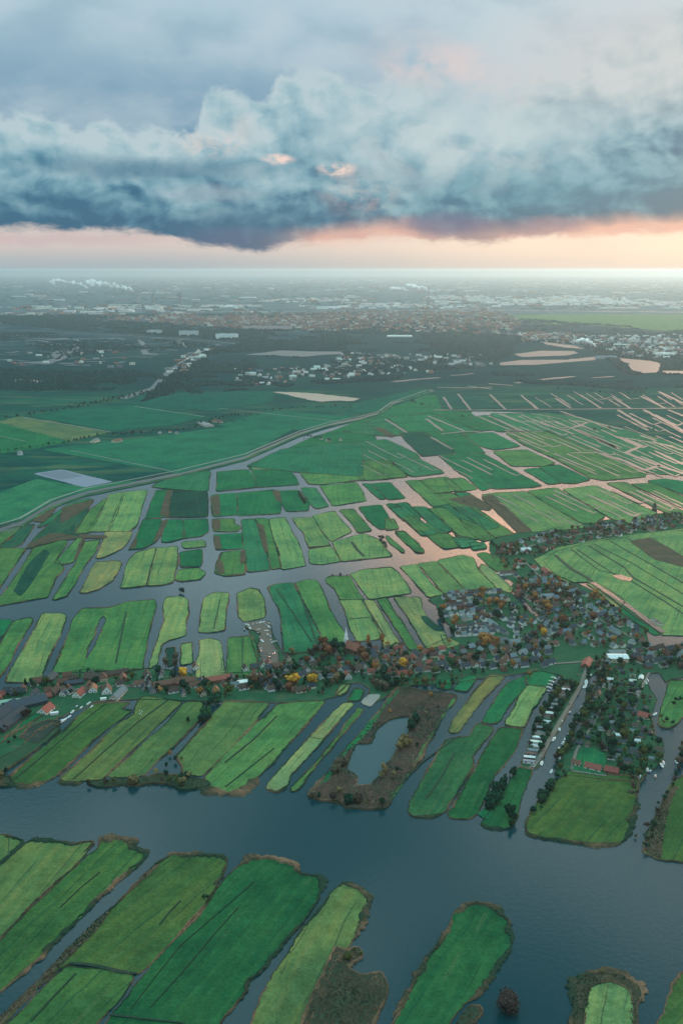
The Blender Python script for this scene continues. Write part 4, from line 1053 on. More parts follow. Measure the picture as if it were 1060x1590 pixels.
hpx('5 690,515', ang('5 640,500 720,520'), (9, 17, 3, 6.5, 'gable'), 'white', 'red', 'on the allotment lawn', 'chalet', 'wide', .02)
hpx('5 765,528', ang('5 740,520 790,530'), (9, 14, 3, 6.5, 'gable'), 'brick', 'red', 'on the allotment lawn', 'chalet', 'square', .02)
hpx('5 620,498', ang('5 640,500 720,520'), (7, 9, 3, 6, 'gable'), 'white', 'terracotta', 'on the allotment lawn', 'chalet', 'small', .02)
hpx('5 900,303', ang('5 880,300 920,310'), (9, 14, 3, 6.5, 'gable'), 'cream', 'red', 'among the allotments', 'chalet', 'wide', .02)
hpx('5 790,68', 0, (1, 1, 1, 1, 'flat'), 'white', 'white', 'x', jit=0) if False else None
PM = 'on the narrow marina strip'; am = ang('5 570,183 600,186')
for x, y in ((583, 180), (573, 194), (566, 209), (556, 224), (545, 238), (532, 256), (524, 272), (514, 290), (508, 305), (494, 325), (480, 352), (470, 372), (462, 392), (455, 410), (456, 426), (444, 443), (436, 459), (428, 474), (425, 490)):
    hpx(f'5 {x},{y}', am, (4.2, 12, 2.5, 3.1, 'flat') if rnd.random() < .6 else (4.5, 11, 2.3, 3.6, 'gable'), rnd.choice(['white', 'grey', 'grey', 'cream', 'dark']), rnd.choice(['pale grey', 'pale grey', 'white', 'slate grey', 'brown']), PM, 'chalet', '', .03)
AL = T('5 740,95 880,120 900,190 940,240 915,300 940,380 970,400 965,480 900,535 870,560 800,540 760,520 750,455 620,420 560,480 548,470 580,420 620,330 665,250 705,170')
def scatter(poly, n, gap, seed):
    q = random.Random(seed); g = [G(*p) for p in poly]; out = []
    x0, x1 = min(p.x for p in g), max(p.x for p in g); y0, y1 = min(p.y for p in g), max(p.y for p in g); gp = [(p.x, p.y) for p in g]
    tries = 0
    while len(out) < n and tries < n * 60:
        tries += 1; p = Vector((q.uniform(x0, x1), q.uniform(y0, y1)))
        if inside(p.x, p.y, gp) and all((p - o).length > gap for o in out): out.append(p)
    return out
def near_house(p, d): return any((p - h['p']).length < d + max(0, h['dim'][1] * .35 - 3) for h in HOUSES)
ZONES = [   # place, polygon, houses, trees, tree palette, roofs, walls, orientation
    ('among the allotments', AL, 52, 210, ['dark green'] * 4 + ['green'] * 4 + ['olive', 'olive', 'bare brown', 'grey-brown'], ['pale grey', 'slate grey', 'slate grey', 'brown', 'dark', 'white'], ['white', 'cream', 'grey', 'green timber'], ang('5 600,524 745,545'), 'chalet', (5, 7, 2.5, 4.2, 'gable'), 8.5),
    ('by the village junction', T('w 0,440 100,440 220,420 330,460 420,470 500,430 640,480 620,560 480,600 330,600 250,620 60,600 0,600'), 34, 46, ['dark green', 'green', 'olive', 'russet', 'bare brown', 'orange'], ['terracotta', 'brown', 'slate grey', 'red'], ['white', 'white', 'brick', 'cream'], a1, 'house', DT, 11),
    ('along the middle street', T('w 620,440 1060,350 x 150,400 250,480 250,640 100,640 w 900,580 760,560 600,570'), 36, 62, ['dark green'] * 2 + ['green', 'olive', 'russet', 'orange', 'bare brown'], ['terracotta', 'brown', 'slate grey', 'pale grey'], ['white', 'white', 'brick', 'cream', 'grey'], a1, 'house', DT, 11),
    ('in the eastern village', T('x 0,60 60,100 200,60 300,100 440,160 620,260 760,370 830,430 820,500 600,520 400,520 240,470 200,400 150,330 100,230 0,150'), 74, 120, ['dark green', 'green', 'olive', 'russet', 'bare brown', 'bare brown', 'orange', 'grey-brown'], ['terracotta', 'brown', 'slate grey', 'slate grey', 'pale grey', 'blue-grey'], ['white', 'white', 'white', 'brick', 'cream', 'grey'], ae2, 'house', (8, 9, 3.2, 7, 'gable'), 10.5),
    ('on the right village street', T('x 560,560 700,520 1060,500 1200,510 1200,640 1060,700 880,640 700,640 600,700 500,680'), 26, 60, ['dark green'] * 3 + ['green', 'olive', 'russet', 'bare brown'], ['terracotta', 'brown', 'slate grey', 'pale grey'], ['white', 'white', 'brick', 'cream'], a1, 'house', DT, 11),
    ('in the terrace estate', T('w 520,110 880,80 960,150 1060,230 x 140,380 80,430 w 1060,340 640,350 560,220'), 24, 34, ['dark green', 'olive', 'russet', 'bare brown', 'orange'], ['brown', 'slate grey', 'slate grey', 'pale grey'], ['white', 'white', 'grey', 'cream'], ae2, 'house', (8, 9, 4.5, 7.5, 'gable'), 11),
    ('in the far ribbon village', T('8 440,150 560,115 700,95 840,72 960,55 1060,40 1200,20 1200,75 1060,90 850,118 720,138 600,170 500,200 430,190'), 58, 150, ['dark green', 'grey-brown', 'bare brown', 'bare brown', 'olive', 'russet'], ['terracotta', 'brown', 'slate grey', 'pale grey'], ['white', 'white', 'brick', 'cream'], ang('8 600,150 900,90'), 'house', DT, 12),
    ('at the village neck', T('8 390,150 440,160 470,200 520,230 600,290 700,320 690,360 560,420 500,370 450,320 470,290 400,240'), 12, 60, ['dark green', 'bare brown', 'orange', 'russet', 'olive'], ['terracotta', 'brown', 'red'], ['white', 'brick'], ae2, 'house', DT, 11),
    ('left of the church row', T('y 0,330 120,310 420,220 480,200 860,190 1000,200 1000,330 880,300 780,290 640,290 500,350 300,390 0,420'), 14, 34, ['dark green'] * 3 + ['bare brown', 'olive', 'green'], ['brown', 'slate grey', 'terracotta'], ['white', 'brick'], a1, 'house', DT, 9),
    ('in the row left of the church', T('z 0,310 300,290 360,330 760,320 1000,170 1060,200 1060,420 850,420 640,400 480,450 280,440 60,430 0,400'), 18, 58, ['dark green'] * 4 + ['bare brown', 'olive', 'green', 'russet'], ['brown', 'slate grey', 'terracotta', 'dark'], ['white', 'white', 'brick', 'cream'], a1, 'house', DT, 8),
    ('around the church', T('v 340,420 560,380 680,260 980,270 1060,400 1060,480 1000,560 800,640 760,700 500,680 380,660 180,640 60,640 60,560 260,500'), 14, 72, ['dark green'] * 3 + ['bare brown', 'olive', 'green', 'russet', 'russet'], ['brown', 'slate grey', 'terracotta', 'dark'], ['white', 'white', 'brick', 'cream'], a1, 'house', DT, 8),
    ('below the village junction', T('w 0,560 60,580 240,600 330,610 600,590 720,580 740,600 620,640 520,700 360,690 240,680 130,720 60,700 0,640'), 0, 34, ['dark green'] * 3 + ['olive', 'grey-brown', 'russet'], ['brown', 'slate grey', 'terracotta', 'dark'], ['white', 'white', 'brick', 'cream'], a1, 'house', DT, 8),
    ('on the narrow marina strip', T('5 560,140 620,180 585,230 520,350 460,480 400,500 440,380 500,260'), 0, 64, ['dark green'] * 4 + ['green', 'olive', 'bare brown'], ['brown'], ['white'], a1, 'house', DT, 6),
]
CHURCH = G(539, 1010)
for place, poly, nh, ntr, tp, rfs, wls, ori, noun, dims, gap in ZONES:
    q = random.Random(place)
    for p in scatter(poly, int(nh * 1.4), gap + .5, place + 'h'):
        if near_house(p, 7.5): continue
        s = q.uniform(.72, 1.05); d = (dims[0] * s, dims[1] * s * q.choice([1, 1, 1.3, 1.6]), dims[2], dims[3], dims[4])
        ex = 'long' if d[1] > dims[1] * 1.45 else 'small' if s < .93 else ''
        house(p, ori + q.choice([0, 0, math.pi / 2]) + q.uniform(-.15, .15), *d, q.choice(wls), q.choice(rfs), place, noun, ex)
    for p in scatter(poly, int(ntr * (1.3 if noun == 'chalet' else 2.1)), 3.6 if nh == 0 else 4.2, place + 't'):
        if near_house(p, 4.6) or (p - CHURCH).length < 15: continue
        c = q.choice(tp)
        if c == 'orange' and q.random() < .5: c = 'olive'
        hh = q.uniform(4, 10) * q.choice([1, 1, 1.3]) if c != 'orange' else q.uniform(8, 13)
        tree(p, hh, c, 'open' if c in ('bare brown', 'grey-brown') else 'dense', place)
# singled-out trees
trees_px('v 455,625', 19, 'golden', 'dense', 'in the row left of the church', 1.1); trees_px('v 605,615', 16, 'golden', 'dense', 'below the church', 1.15)
trees_px('z 285,318', 15, 'golden', 'dense', 'behind the left terraces', 1.2); trees_px('v 815,590', 14, 'straw-coloured', 'dense', 'below the church', 1.0); trees_px('z 400,450', 14, 'orange', 'dense', 'in front of the left terraces', .9)
trees_px('z 130,430', 11, 'orange', 'open', 'in front of the left terraces'); trees_px('z 510,445', 10, 'orange', 'dense', 'in front of the left terraces'); trees_px('z 600,440 575,455', 12, 'olive', 'dense', 'in front of the left terraces')
trees_px('z 165,250 225,260 235,215', 13, 'grey-brown', 'open', 'behind the left terraces'); trees_px('v 445,360', 12, 'straw-coloured', 'open', 'in the row left of the church', 1.2)
trees_px('v 720,340 745,360 700,300', 15, 'russet', 'dense', 'around the church'); trees_px('v 690,420 590,370 640,350', 12, 'bare brown', 'open', 'around the church'); trees_px('v 970,330 1010,370 1040,420', 14, 'russet', 'dense', 'around the church')
trees_px('v 780,320 820,330 850,330 930,320', 15, 'dark green', 'dense', 'around the church')
trees_px('w 45,415', 14, 'orange', 'tall', 'in the meadow right of the church'); trees_px('w 135,410', 16, 'orange', 'tall', 'in the meadow right of the church', 1.1); trees_px('w 560,415', 11, 'orange', 'dense', 'at the tip of the pale field'); trees_px('w 450,480', 14, 'russet', 'dense', 'by the village junction')
trees_px('w 265,570', 16, 'golden', 'dense', 'by the village junction'); trees_px('w 215,545', 12, 'straw-coloured', 'dense', 'by the village junction'); trees_px('w 770,395 800,400 850,420 790,430', 15, 'orange', 'dense', 'along the middle street', 1.1)
trees_px('w 520,205 600,275 585,300', 13, 'orange', 'dense', 'at the left edge of the estate'); trees_px('w 500,225 520,290 580,350 508,260', 13, 'dark green', 'dense', 'at the left edge of the estate')
trees_px('w 860,160 815,170', 13, 'orange', 'dense', 'in the estate'); trees_px('w 730,180 860,250', 14, 'dark green', 'dense', 'in the estate', 1.2)
trees_px('x 190,270 210,290 120,215 60,160', 14, 'orange', 'dense', 'in the eastern village'); trees_px('x 300,365 490,345', 14, 'russet', 'dense', 'in the eastern village', 1.1); trees_px('x 480,205 520,220 550,240 500,195', 12, 'orange', 'dense', 'in the eastern village')
trees_px('x 175,450', 14, 'golden', 'dense', 'along the middle street'); trees_px('x 55,625 85,705', 12, 'straw-coloured', 'dense', 'along the middle street'); trees_px('x 820,430', 10, 'olive', 'dense', 'in the eastern village')
trees_px('1 646,238 632,232', 5, 'dark green', 'bushy', 'on the ditch between two near meadows')
trees_px('2 515,572', 10, 'bare brown', 'bushy', 'standing alone in the near water', 1.35)
trees_px('2 20,420 60,410 40,400', 5, 'olive', 'bushy', 'on the near reed marsh')
MI = 'on the brown marsh island'
trees_px('4 760,345 780,318 765,360 790,330', 10, 'dark green', 'dense', MI); trees_px('4 820,300 760,355', 8, 'straw-coloured', 'open', MI); trees_px('4 740,430 720,415 735,405 755,425 715,440', 10, 'straw-coloured', 'dense', MI)
trees_px('4 650,525 655,540 690,555 640,555', 9, 'straw-coloured', 'open', MI); trees_px('4 465,505 455,530 440,540 480,500', 8, 'grey-brown', 'shrub', MI); trees_px('4 675,285 845,220', 7, 'orange', 'open', MI)
row_px('4 345,630 420,640 480,650 560,660 660,670', 9, 8, ['grey-brown', 'bare brown', 'olive', 'dark green'], ['open', 'shrub', 'dense'], MI); row_px('4 470,620 540,640 600,640', 10, 8, ['straw-coloured', 'grey-brown'], ['open', 'dense'], MI)
row_px('4 700,560 740,480 800,400', 26, 5, ['dark green', 'bare brown'], ['shrub'], MI); row_px('4 860,270 910,255', 12, 5, ['dark green'], ['shrub'], MI)
row_px('4 600,150 650,200 700,170 700,110', 8, 12, ['dark green', 'dark green', 'olive', 'grey-brown'], ['dense'], 'below the village junction')
SH = 'on the left lake shore'
row_px('3 5,560 20,520', 9, 8, ['dark green', 'straw-coloured'], ['dense'], SH)
row_px('3 375,585 420,582 500,575 560,582 640,565 700,575 750,590', 9, 6.5, ['dark green', 'olive', 'bare brown', 'straw-coloured'], ['shrub', 'dense', 'open'], SH)
row_px('3 620,555 680,540 730,570 745,600 750,550 820,560', 8, 8, ['dark green', 'dark green', 'straw-coloured', 'olive'], ['dense', 'shrub'], SH)
row_px('3 640,530 700,500 740,480 780,470', 10, 6, ['dark green', 'dark green', 'grey-brown'], ['shrub', 'dense'], SH); row_px('3 690,470 705,455', 6, 6, ['orange'], ['open'], SH)
row_px('3 770,325 800,310 840,320 860,280 900,245 930,225', 8, 9, ['dark green', 'dark green', 'green'], ['dense', 'shrub'], 'on the ditch below the left terraces')
row_px('3 840,260 870,245 900,230 830,290', 7, 9, ['dark green'], ['dense'], 'on the ditch below the left terraces')
row_px('y 140,640 60,690 20,600 100,560', 14, 6, ['dark green', 'bare brown'], ['shrub'], 'by the left farm lane'); trees_px('y 185,500 205,490 165,510', 9, 'bare brown', 'open', 'between the long dark barns')
row_px('5 340,560 300,620 270,690', 7, 9, ['dark green'], ['dense', 'shrub'], 'on the hedged strip'); trees_px('5 345,715 360,735 350,760', 11, 'dark green', 'dense', 'on the tip of the hedged strip'); row_px('5 370,520 350,560', 7, 8, ['dark green'], ['dense'], 'on the hedged strip')
row_px('5 590,545 520,575 490,640 450,700', 6, 7, ['dark green', 'dark green', 'green'], ['dense', 'shrub'], 'left of the square meadow', 4); row_px('5 540,560 480,660', 7, 6, ['dark green'], ['shrub'], 'left of the square meadow')
row_px('5 850,560 860,600 855,650', 8, 6, ['grey-brown', 'bare brown'], ['open', 'shrub'], 'right of the square meadow'); row_px('5 560,540 545,480 590,400 650,270 710,140', 7, 9, ['dark green'] * 3 + ['olive', 'bare brown'], ['dense'], 'among the allotments')
row_px('5 900,860 930,760 980,640 1020,570 1050,480', 9, 6, ['bare brown', 'grey-brown', 'dark green'], ['shrub', 'open'], 'on the reedy right bank'); row_px('5 1040,500 1060,420', 7, 10, ['dark green', 'grey-brown'], ['dense'], 'on the reedy right bank')
row_px('5 985,350 970,300 990,340 1040,330', 14, 5, ['dark green', 'olive'], ['shrub'], 'on the small right island'); trees_px('5 1030,245 1020,260 1045,240', 9, 'dark green', 'dense', 'on the small right island')
row_px('5 720,180 740,95', 7, 9, ['dark green', 'bare brown'], ['dense'], 'among the allotments')
row_px('2 890,30 945,60 950,10', 10, 5, ['grey-brown', 'bare brown'], ['shrub'], 'on the reedy right bank')
row_px('2 730,490 740,470 830,465 905,500', 9, 3, ['olive', 'grey-brown', 'dark green'], ['bushy'], 'on the rim of the bottom islet')
trees_px('6 850,605 860,610', 10, 'dark green', 'dense', 'at the end of the curved field'); row_px('7 490,140 525,200', 8, 9, ['dark green', 'bare brown'], ['dense'], 'in the middle wetland'); trees_px('7 880,375 895,390 905,400 875,360 890,360', 11, 'grey-brown', 'dense', 'in the middle wetland')
row_px('7 640,535 740,530', 11, 5, ['dark green', 'bare brown'], ['shrub'], 'in the middle wetland'); row_px('w 760,600 810,595', 7, 6, ['dark green'], ['shrub'], 'below the village junction')
row_px('8 560,180 520,200 470,190 400,180 380,150', 10, 8, ['grey-brown', 'bare brown', 'dark green'], ['open', 'dense'], 'at the village neck'); row_px('8 720,90 790,75 840,100', 12, 9, ['bare brown', 'dark green'], ['dense'], 'in the far ribbon village')
row_px('x 440,720 520,600 530,760', 9, 8, ['dark green'] * 2 + ['russet'], ['dense'], 'on the right village street')
FARP = 'on the far polder'
row_px('a -120,280 0,272 60,262 200,242 290,222 350,218 460,210 560,205', 15, 9, ['dark green'], ['dense'], FARP, 6); row_px('a 560,200 640,172 700,160 770,162', 14, 10, ['dark green'], ['dense'], FARP, 14); row_px('a 620,185 720,182', 13, 8, ['dark green'], ['dense'], FARP, 8); row_px('a 780,150 900,140 1060,140', 18, 10, ['dark green'], ['dense'], FARP, 20)
row_px('a 0,172 200,145 340,118 430,98 480,85', 14, 10, ['dark green'], ['dense'], FARP, 12); row_px('a 200,140 340,112 460,92', 12, 11, ['dark green'], ['dense'], FARP, 16); row_px('a 330,222 480,212 540,208', 10, 9, ['dark green'], ['dense'], FARP, 10)
row_px('a 900,225 960,235 980,240', 10, 9, ['dark green'], ['dense'], FARP, 10); row_px('9 320,145 355,142', 10, 9, ['dark green'], ['dense'], FARP, 6); row_px('9 760,188 830,182', 11, 9, ['dark green'], ['dense'], FARP, 7); row_px('9 890,190 960,190', 11, 9, ['dark green'], ['dense'], FARP, 7); row_px('9 430,120 460,118', 11, 8, ['dark green'], ['dense'], FARP, 5); row_px('9 650,118 680,118', 12, 8, ['dark green'], ['dense'], FARP, 5)
row_px('9 160,90 220,110', 14, 9, ['dark green'], ['dense'], FARP, 14); row_px('9 640,50 740,60 900,70 930,55', 14, 10, ['dark green'], ['dense'], FARP, 18)
for s, d in (('a 470,215 500,212 520,216 280,240 345,240 640,182', DT), ('a 945,232 965,238 1000,236', BIG)):
    for p in T(s): house(G(*p), rnd.uniform(0, 3), *(BARN if rnd.random() < .5 else d), rnd.choice(['white', 'cream']), rnd.choice(['pale grey', 'slate grey', 'terracotta']), 'on the far polder', 'farmhouse', '', z=1.4)
hpx('a 604,190', .4, (30, 80, 5, 7, 'gable'), 'cream', 'pale grey', 'on the far polder', 'greenhouse', 'long'); hpx('a 60,275', .4, (14, 40, 4, 7, 'gable'), 'white', 'pale grey', 'on the far polder', 'shed', 'long')

# ------------------------------------------------------------------ put trees and houses down
leaf_t, nt2, b2 = newmat('foliage_mixed'); b2.inputs['Roughness'].default_value = .85; b2.inputs['Specular IOR Level'].default_value = 0
def tint_mat(name, rough=.85, amp=1.2, sc=.5):
    m, nt, b = newmat(name); b.inputs['Roughness'].default_value = rough; b.inputs['Specular IOR Level'].default_value = .02
    at = nt.nodes.new('ShaderNodeAttribute'); at.attribute_name = 'tint'; n = nnoise(nt, gpos(nt), sc, 4, .6); f = (n - .5) * amp + 1.0
    mm = nt.nodes.new('ShaderNodeMix'); mm.data_type = 'RGBA'; mm.blend_type = 'MULTIPLY'; mm.inputs[0].default_value = 1
    nt.links.new(at.outputs['Color'], mm.inputs[6]); nt.links.new(ncomb(nt, f, f, f), mm.inputs[7]); nt.links.new(mm.outputs[2], b.inputs['Base Color'])
    return m
M['leaf_t'] = tint_mat('foliage_mixed'); M['wall_t'] = tint_mat('masonry_mixed', .8, .3, .3)
def dup(src, parent, color=None):
    c = src.copy(); COL.objects.link(c); c.parent = parent
    if color is not None: c.color = tuple(color) + (1,)
    return c
def jitc(c, a=.16): k = rnd.uniform(1 - a, 1 + a); return tuple(min(1, v * k * rnd.uniform(.94, 1.06)) for v in c)
def note(o, words, cat, place, group):
    o['category'] = cat; o['group'] = group; THINGS.append((o, words, place))
vis = lambda p, m=25: -m < to_px(p)[0] < 1060 + m and to_px(p)[1] < 1610
TREES = [t for t in TREES if -300 < to_px(t[0])[0] < 1360]
TREES.sort(key=lambda t: (not vis(t[0]), t[0].length / (t[1] * t[2])))
near, rest = TREES[:300], TREES[300:]
PROTO = {}
for p, h, wf, col, kind, place, z in near:
    if kind == 'dense' and h > 5 and rnd.random() < .06 and wf == 1: kind = 'tall'
    i = rnd.randrange(len(CR[kind])); cm, tm = CR[kind][i]; base = 6. if kind in ('shrub', 'bushy') else 10.
    nm = 'shrub' if kind in ('shrub', 'bushy') else 'tree'
    e = empty(nm, (p.x, p.y, z), rnd.uniform(0, 6.28)); s = h / base; e.scale = (s * wf * rnd.uniform(.9, 1.15), s * wf, s)
    if (kind, i) not in PROTO: PROTO[(kind, i)] = (link('crown', cm, parent=e, color=jitc(TC[col])), link('trunk', tm, parent=e))
    else: a, b = PROTO[(kind, i)]; dup(a, e, jitc(TC[col])); dup(b, e)
    sz = 'tall' if h > 12.5 else 'small' if h < 6 else 'medium' if h < 9 else 'large'
    fm = {'dense': 'dense', 'open': 'thin-crowned', 'tall': 'slender', 'shrub': 'spreading', 'bushy': 'rounded'}[kind]
    note(e, f'{sz} {fm} {col} {nm}', nm, place, f'{nm}s {place}')
mb = MB()
for p, h, wf, col, kind, place, z in rest:
    src = LOW[rnd.randrange(4)]; s = h / 10. * (1.25 if kind == 'shrub' else 1); a = rnd.uniform(0, 6.28); ca, sa = math.cos(a) * s * wf, math.sin(a) * s * wf
    mb.add([(p.x + x * ca - y * sa, p.y + x * sa + y * ca, z + zz * s) for x, y, zz in src.v], src.f, jitc(TC[col]))
    b = len(mb.v)
tag(mb.put('trees', M['leaf_t']), 'smaller trees of the villages, field rows and far polder', 'trees', kind='stuff')
HP = {}
HOUSES = [h for h in HOUSES if -200 < to_px(h['p'])[0] < 1260]
HOUSES.sort(key=lambda h: (not vis(h['p']), h['p'].length / math.sqrt(h['dim'][0] * h['dim'][1])))
NOUN = {'house': 'house', 'chalet': 'chalet', 'terrace': 'terraced_house_row', 'row of houses': 'terraced_house_row', 'barn': 'barn', 'shed': 'shed', 'farmhouse': 'farmhouse', 'hall': 'hall', 'greenhouse': 'greenhouse', 'caravan': 'caravan'}
for k, h in enumerate(HOUSES[:330]):
    wm, rm, wi, dm, cm, _, _ = house_parts(*h['dim']); p = h['p']; nm = NOUN[h['noun']]
    e = empty(nm, (p.x, p.y, h['z']), h['rot'])
    wa = link('walls', wm, parent=e, color=jitc(WC[h['wall']], .1)); rf = link('roof', rm, parent=e, color=jitc(RC[h['roof']]))
    d = p.length
    if h['noun'] in ('house', 'terrace', 'farmhouse', 'row of houses') and h['dim'][4] == 'gable': link('chimney', cm, parent=rf, color=(.25, .12, .08))
    if d < 1750 and h['noun'] != 'caravan' and p.length < 1750:
        for q in wi[:3 if len(wi) > 8 else 2]: link('window', q, parent=e)
        if k < 110: link('door', dm, parent=e, color=rnd.choice([(.05, .12, .08), (.3, .3, .3), (.2, .06, .04)]))
        if k < 110:
            for q in wi[3:]: link('window', q, parent=e)
    ex = (h['extra'] + ' ') if h['extra'] else ''
    note(e, f"{ex}{h['roof']}-roofed {h['noun']} with {h['wall']} walls", h['noun'] if h['noun'] != 'terrace' else 'terrace', h['place'], f"{h['noun']}s {h['place']}" if h['noun'] != 'row of houses' else 'rows of houses')
mb = MB()
for h in HOUSES[330:]:
    *_, W, Rf = house_parts(*h['dim']); p = h['p']; c, s = math.cos(h['rot']), math.sin(h['rot'])
    for src, colr in ((W, WC[h['wall']]), (Rf, RC[h['roof']])): mb.add([(p.x + x * c - y * s, p.y + x * s + y * c, h['z'] + z) for x, y, z in src.v], src.f, jitc(colr))
if mb.v: tag(mb.put('houses', M['wall_t']), 'smaller houses farther back in the ribbon village', 'houses', kind='stuff')

# reed tussocks on the marshes
mb = MB()
def tus(p, r0, r1, h):
    r = rnd.uniform(r0, r1); n = 5; a0_ = rnd.uniform(0, 1); vs = []
    for k in range(n): a = a0_ + 6.283 * k / n; q = r * rnd.uniform(.7, 1.2); vs.append((p.x + math.cos(a) * q, p.y + math.sin(a) * q, .55))
    vs.append((p.x + rnd.uniform(-.4, .4) * r, p.y + rnd.uniform(-.4, .4) * r, .9 + h * rnd.uniform(.4, 1.2)))
    mb.add(vs, [(k, (k + 1) % n, n) for k in range(n)])
pondg = [(G(*p).x, G(*p).y) for p in pond]
for s_, n_, r_ in (('1 1045,385 1005,460 965,560 920,690 1060,740 1150,640 1195,520 1180,462 1130,478 1080,458 1125,412 1105,388 1075,400', 1100, 1.1), ('2 725,495 760,470 830,465 870,468 925,505 930,540 912,570 912,690 905,690 890,515 840,495 775,505 745,690 700,690 720,600', 500, .8),
                  ('4 700,185 760,190 850,205 940,225 895,290 845,390 815,430 760,540 690,620 660,675 590,680 490,668 395,640 345,625 430,540 500,440 580,350 640,270', 2600, 1.4), ('5 900,850 965,885 975,800 985,740 1010,640 1040,590 1010,590 960,690 925,770', 700, 1.2),
                  ('1 480,130 420,185 370,240 300,300 200,400 100,505 0,600 -60,670 20,600 115,515 215,415 300,330 345,270 400,215 455,165', 700, .8), ('3 375,570 560,560 650,545 760,555 850,570 840,592 760,595 700,580 560,588 440,588', 300, 1.), ('2 400,560 435,570 440,590 410,620 370,650 345,640 375,590', 120, .9)):
    for p in scatter(T(s_), n_, 0, s_):
        if not inside(p.x, p.y, pondg): tus(p, r_ * .5, r_ * 1.5, 1.2)
tag(mb.put('reed_tussocks', M['reed']), 'tussocks of brown reed on the marshes', 'reeds', kind='stuff')

# ------------------------------------------------------------------ church, windmill
e = empty('church', (CHURCH.x, CHURCH.y, .3), ang('v 880,380 990,420') ); note(e, 'brick church with a slim white spire rising over russet trees', 'church', '', None); e['group'] = ''; del e['group']
mb = MB(); mb.add([(-6, 0, -.6), (6, 0, -.6), (6, 24, -.6), (-6, 24, -.6), (-6, 0, 7), (6, 0, 7), (6, 24, 7), (-6, 24, 7), (0, 0, 14.6), (0, 24, 14.6)], [(0, 1, 5, 8, 4), (2, 3, 7, 9, 6), (1, 2, 6, 5), (3, 0, 4, 7)]); mb.put('nave', M['wall'], e, (.24, .12, .08))
mb = MB()
for sg in (1, -1):
    vs = [(0, -.3, 15), (sg * 6.6, -.3, 6.4), (sg * 6.6, 24.4, 6.4), (0, 24.4, 15), (0, -.3, 14.7), (sg * 6.6, -.3, 6.1), (sg * 6.6, 24.4, 6.1), (0, 24.4, 14.7)]; fs = [(0, 1, 2, 3), (7, 6, 5, 4), (0, 4, 5, 1), (1, 5, 6, 2), (2, 6, 7, 3)]
    mb.add(vs, [f if sg > 0 else f[::-1] for f in fs])
mb.put('roof', M['roof'], e, (.26, .10, .07))
mb = MB(); mb.box(-2.4, 2.4, -4.9, -.02, -.6, 17); t_ = mb.put('tower', M['wall'], e, (.66, .66, .64))
mb = MB(); mb.tube([(0, -2.4, 17), (0, -2.4, 20.5), (0, -2.4, 21)], [2.1, 1.9, 2.3], 8); mb.put('belfry', M['paint'], t_, (.78, .79, .78))
mb = MB(); mb.tube([(0, -2.4, 21), (0, -2.4, 25), (0, -2.4, 33)], [2.2, 1.2, .06], 8); mb.put('spire', M['paint'], t_, (.70, .74, .76))
for y in (4, 9, 14, 19):
    for sx_ in (-1, 1):
        mb = MB(); mb.box(sx_ * 6.03 - .05, sx_ * 6.03 + .05, y, y + 1.8, 1.6, 5.6); mb.put('window', M['glass'], e)
wp = G(1015, 793); e = empty('windmill', (wp.x, wp.y, .4), R(20)); note(e, 'dark windmill with four sails standing by the bright canals', 'windmill', '', None); del e['group']
def ring(r, z, n=8): return [(r * math.cos(2 * math.pi * i / n), r * math.sin(2 * math.pi * i / n), z) for i in range(n)]
mb = MB(); mb.tube([(0, 0, -1), (0, 0, 5), (0, 0, 14)], [5.6, 4.8, 2.6], 8); mb.put('tower', M['wall'], e, (.07, .06, .05))
mb = MB(); mb.tube([(0, 0, 5), (0, 0, 5.5)], [7.4, 7.4], 12); mb.put('gallery', M['wall'], e, (.16, .14, .12))
mb = MB(); mb.tube([(0, 0, 13.9), (0, 0, 15.6), (0, 0, 17.2)], [3.1, 2.8, .6], 8); cap_ = mb.put('cap', M['roof'], e, (.06, .06, .06))
for i in range(4):
    a = R(38) + i * math.pi / 2; d = Vector((math.sin(a), 0, math.cos(a))); n_ = Vector((math.cos(a), 0, -math.sin(a))); o_ = Vector((0, -3.6, 15))
    mb = MB(); mb.tube([tuple(o_), tuple(o_ + d * 12)], [.25, .15], 4)
    for k in range(8):
        q = o_ + d * (2.5 + k * 1.25); mb.tube([tuple(q), tuple(q + n_ * 2.0)], [.08, .08], 4)
    mb.tube([tuple(o_ + d * 2.5 + n_ * 2), tuple(o_ + d * 11.5 + n_ * 2)], [.08, .08], 4); mb.put('sail', M['paint'], e, (.12, .09, .07))

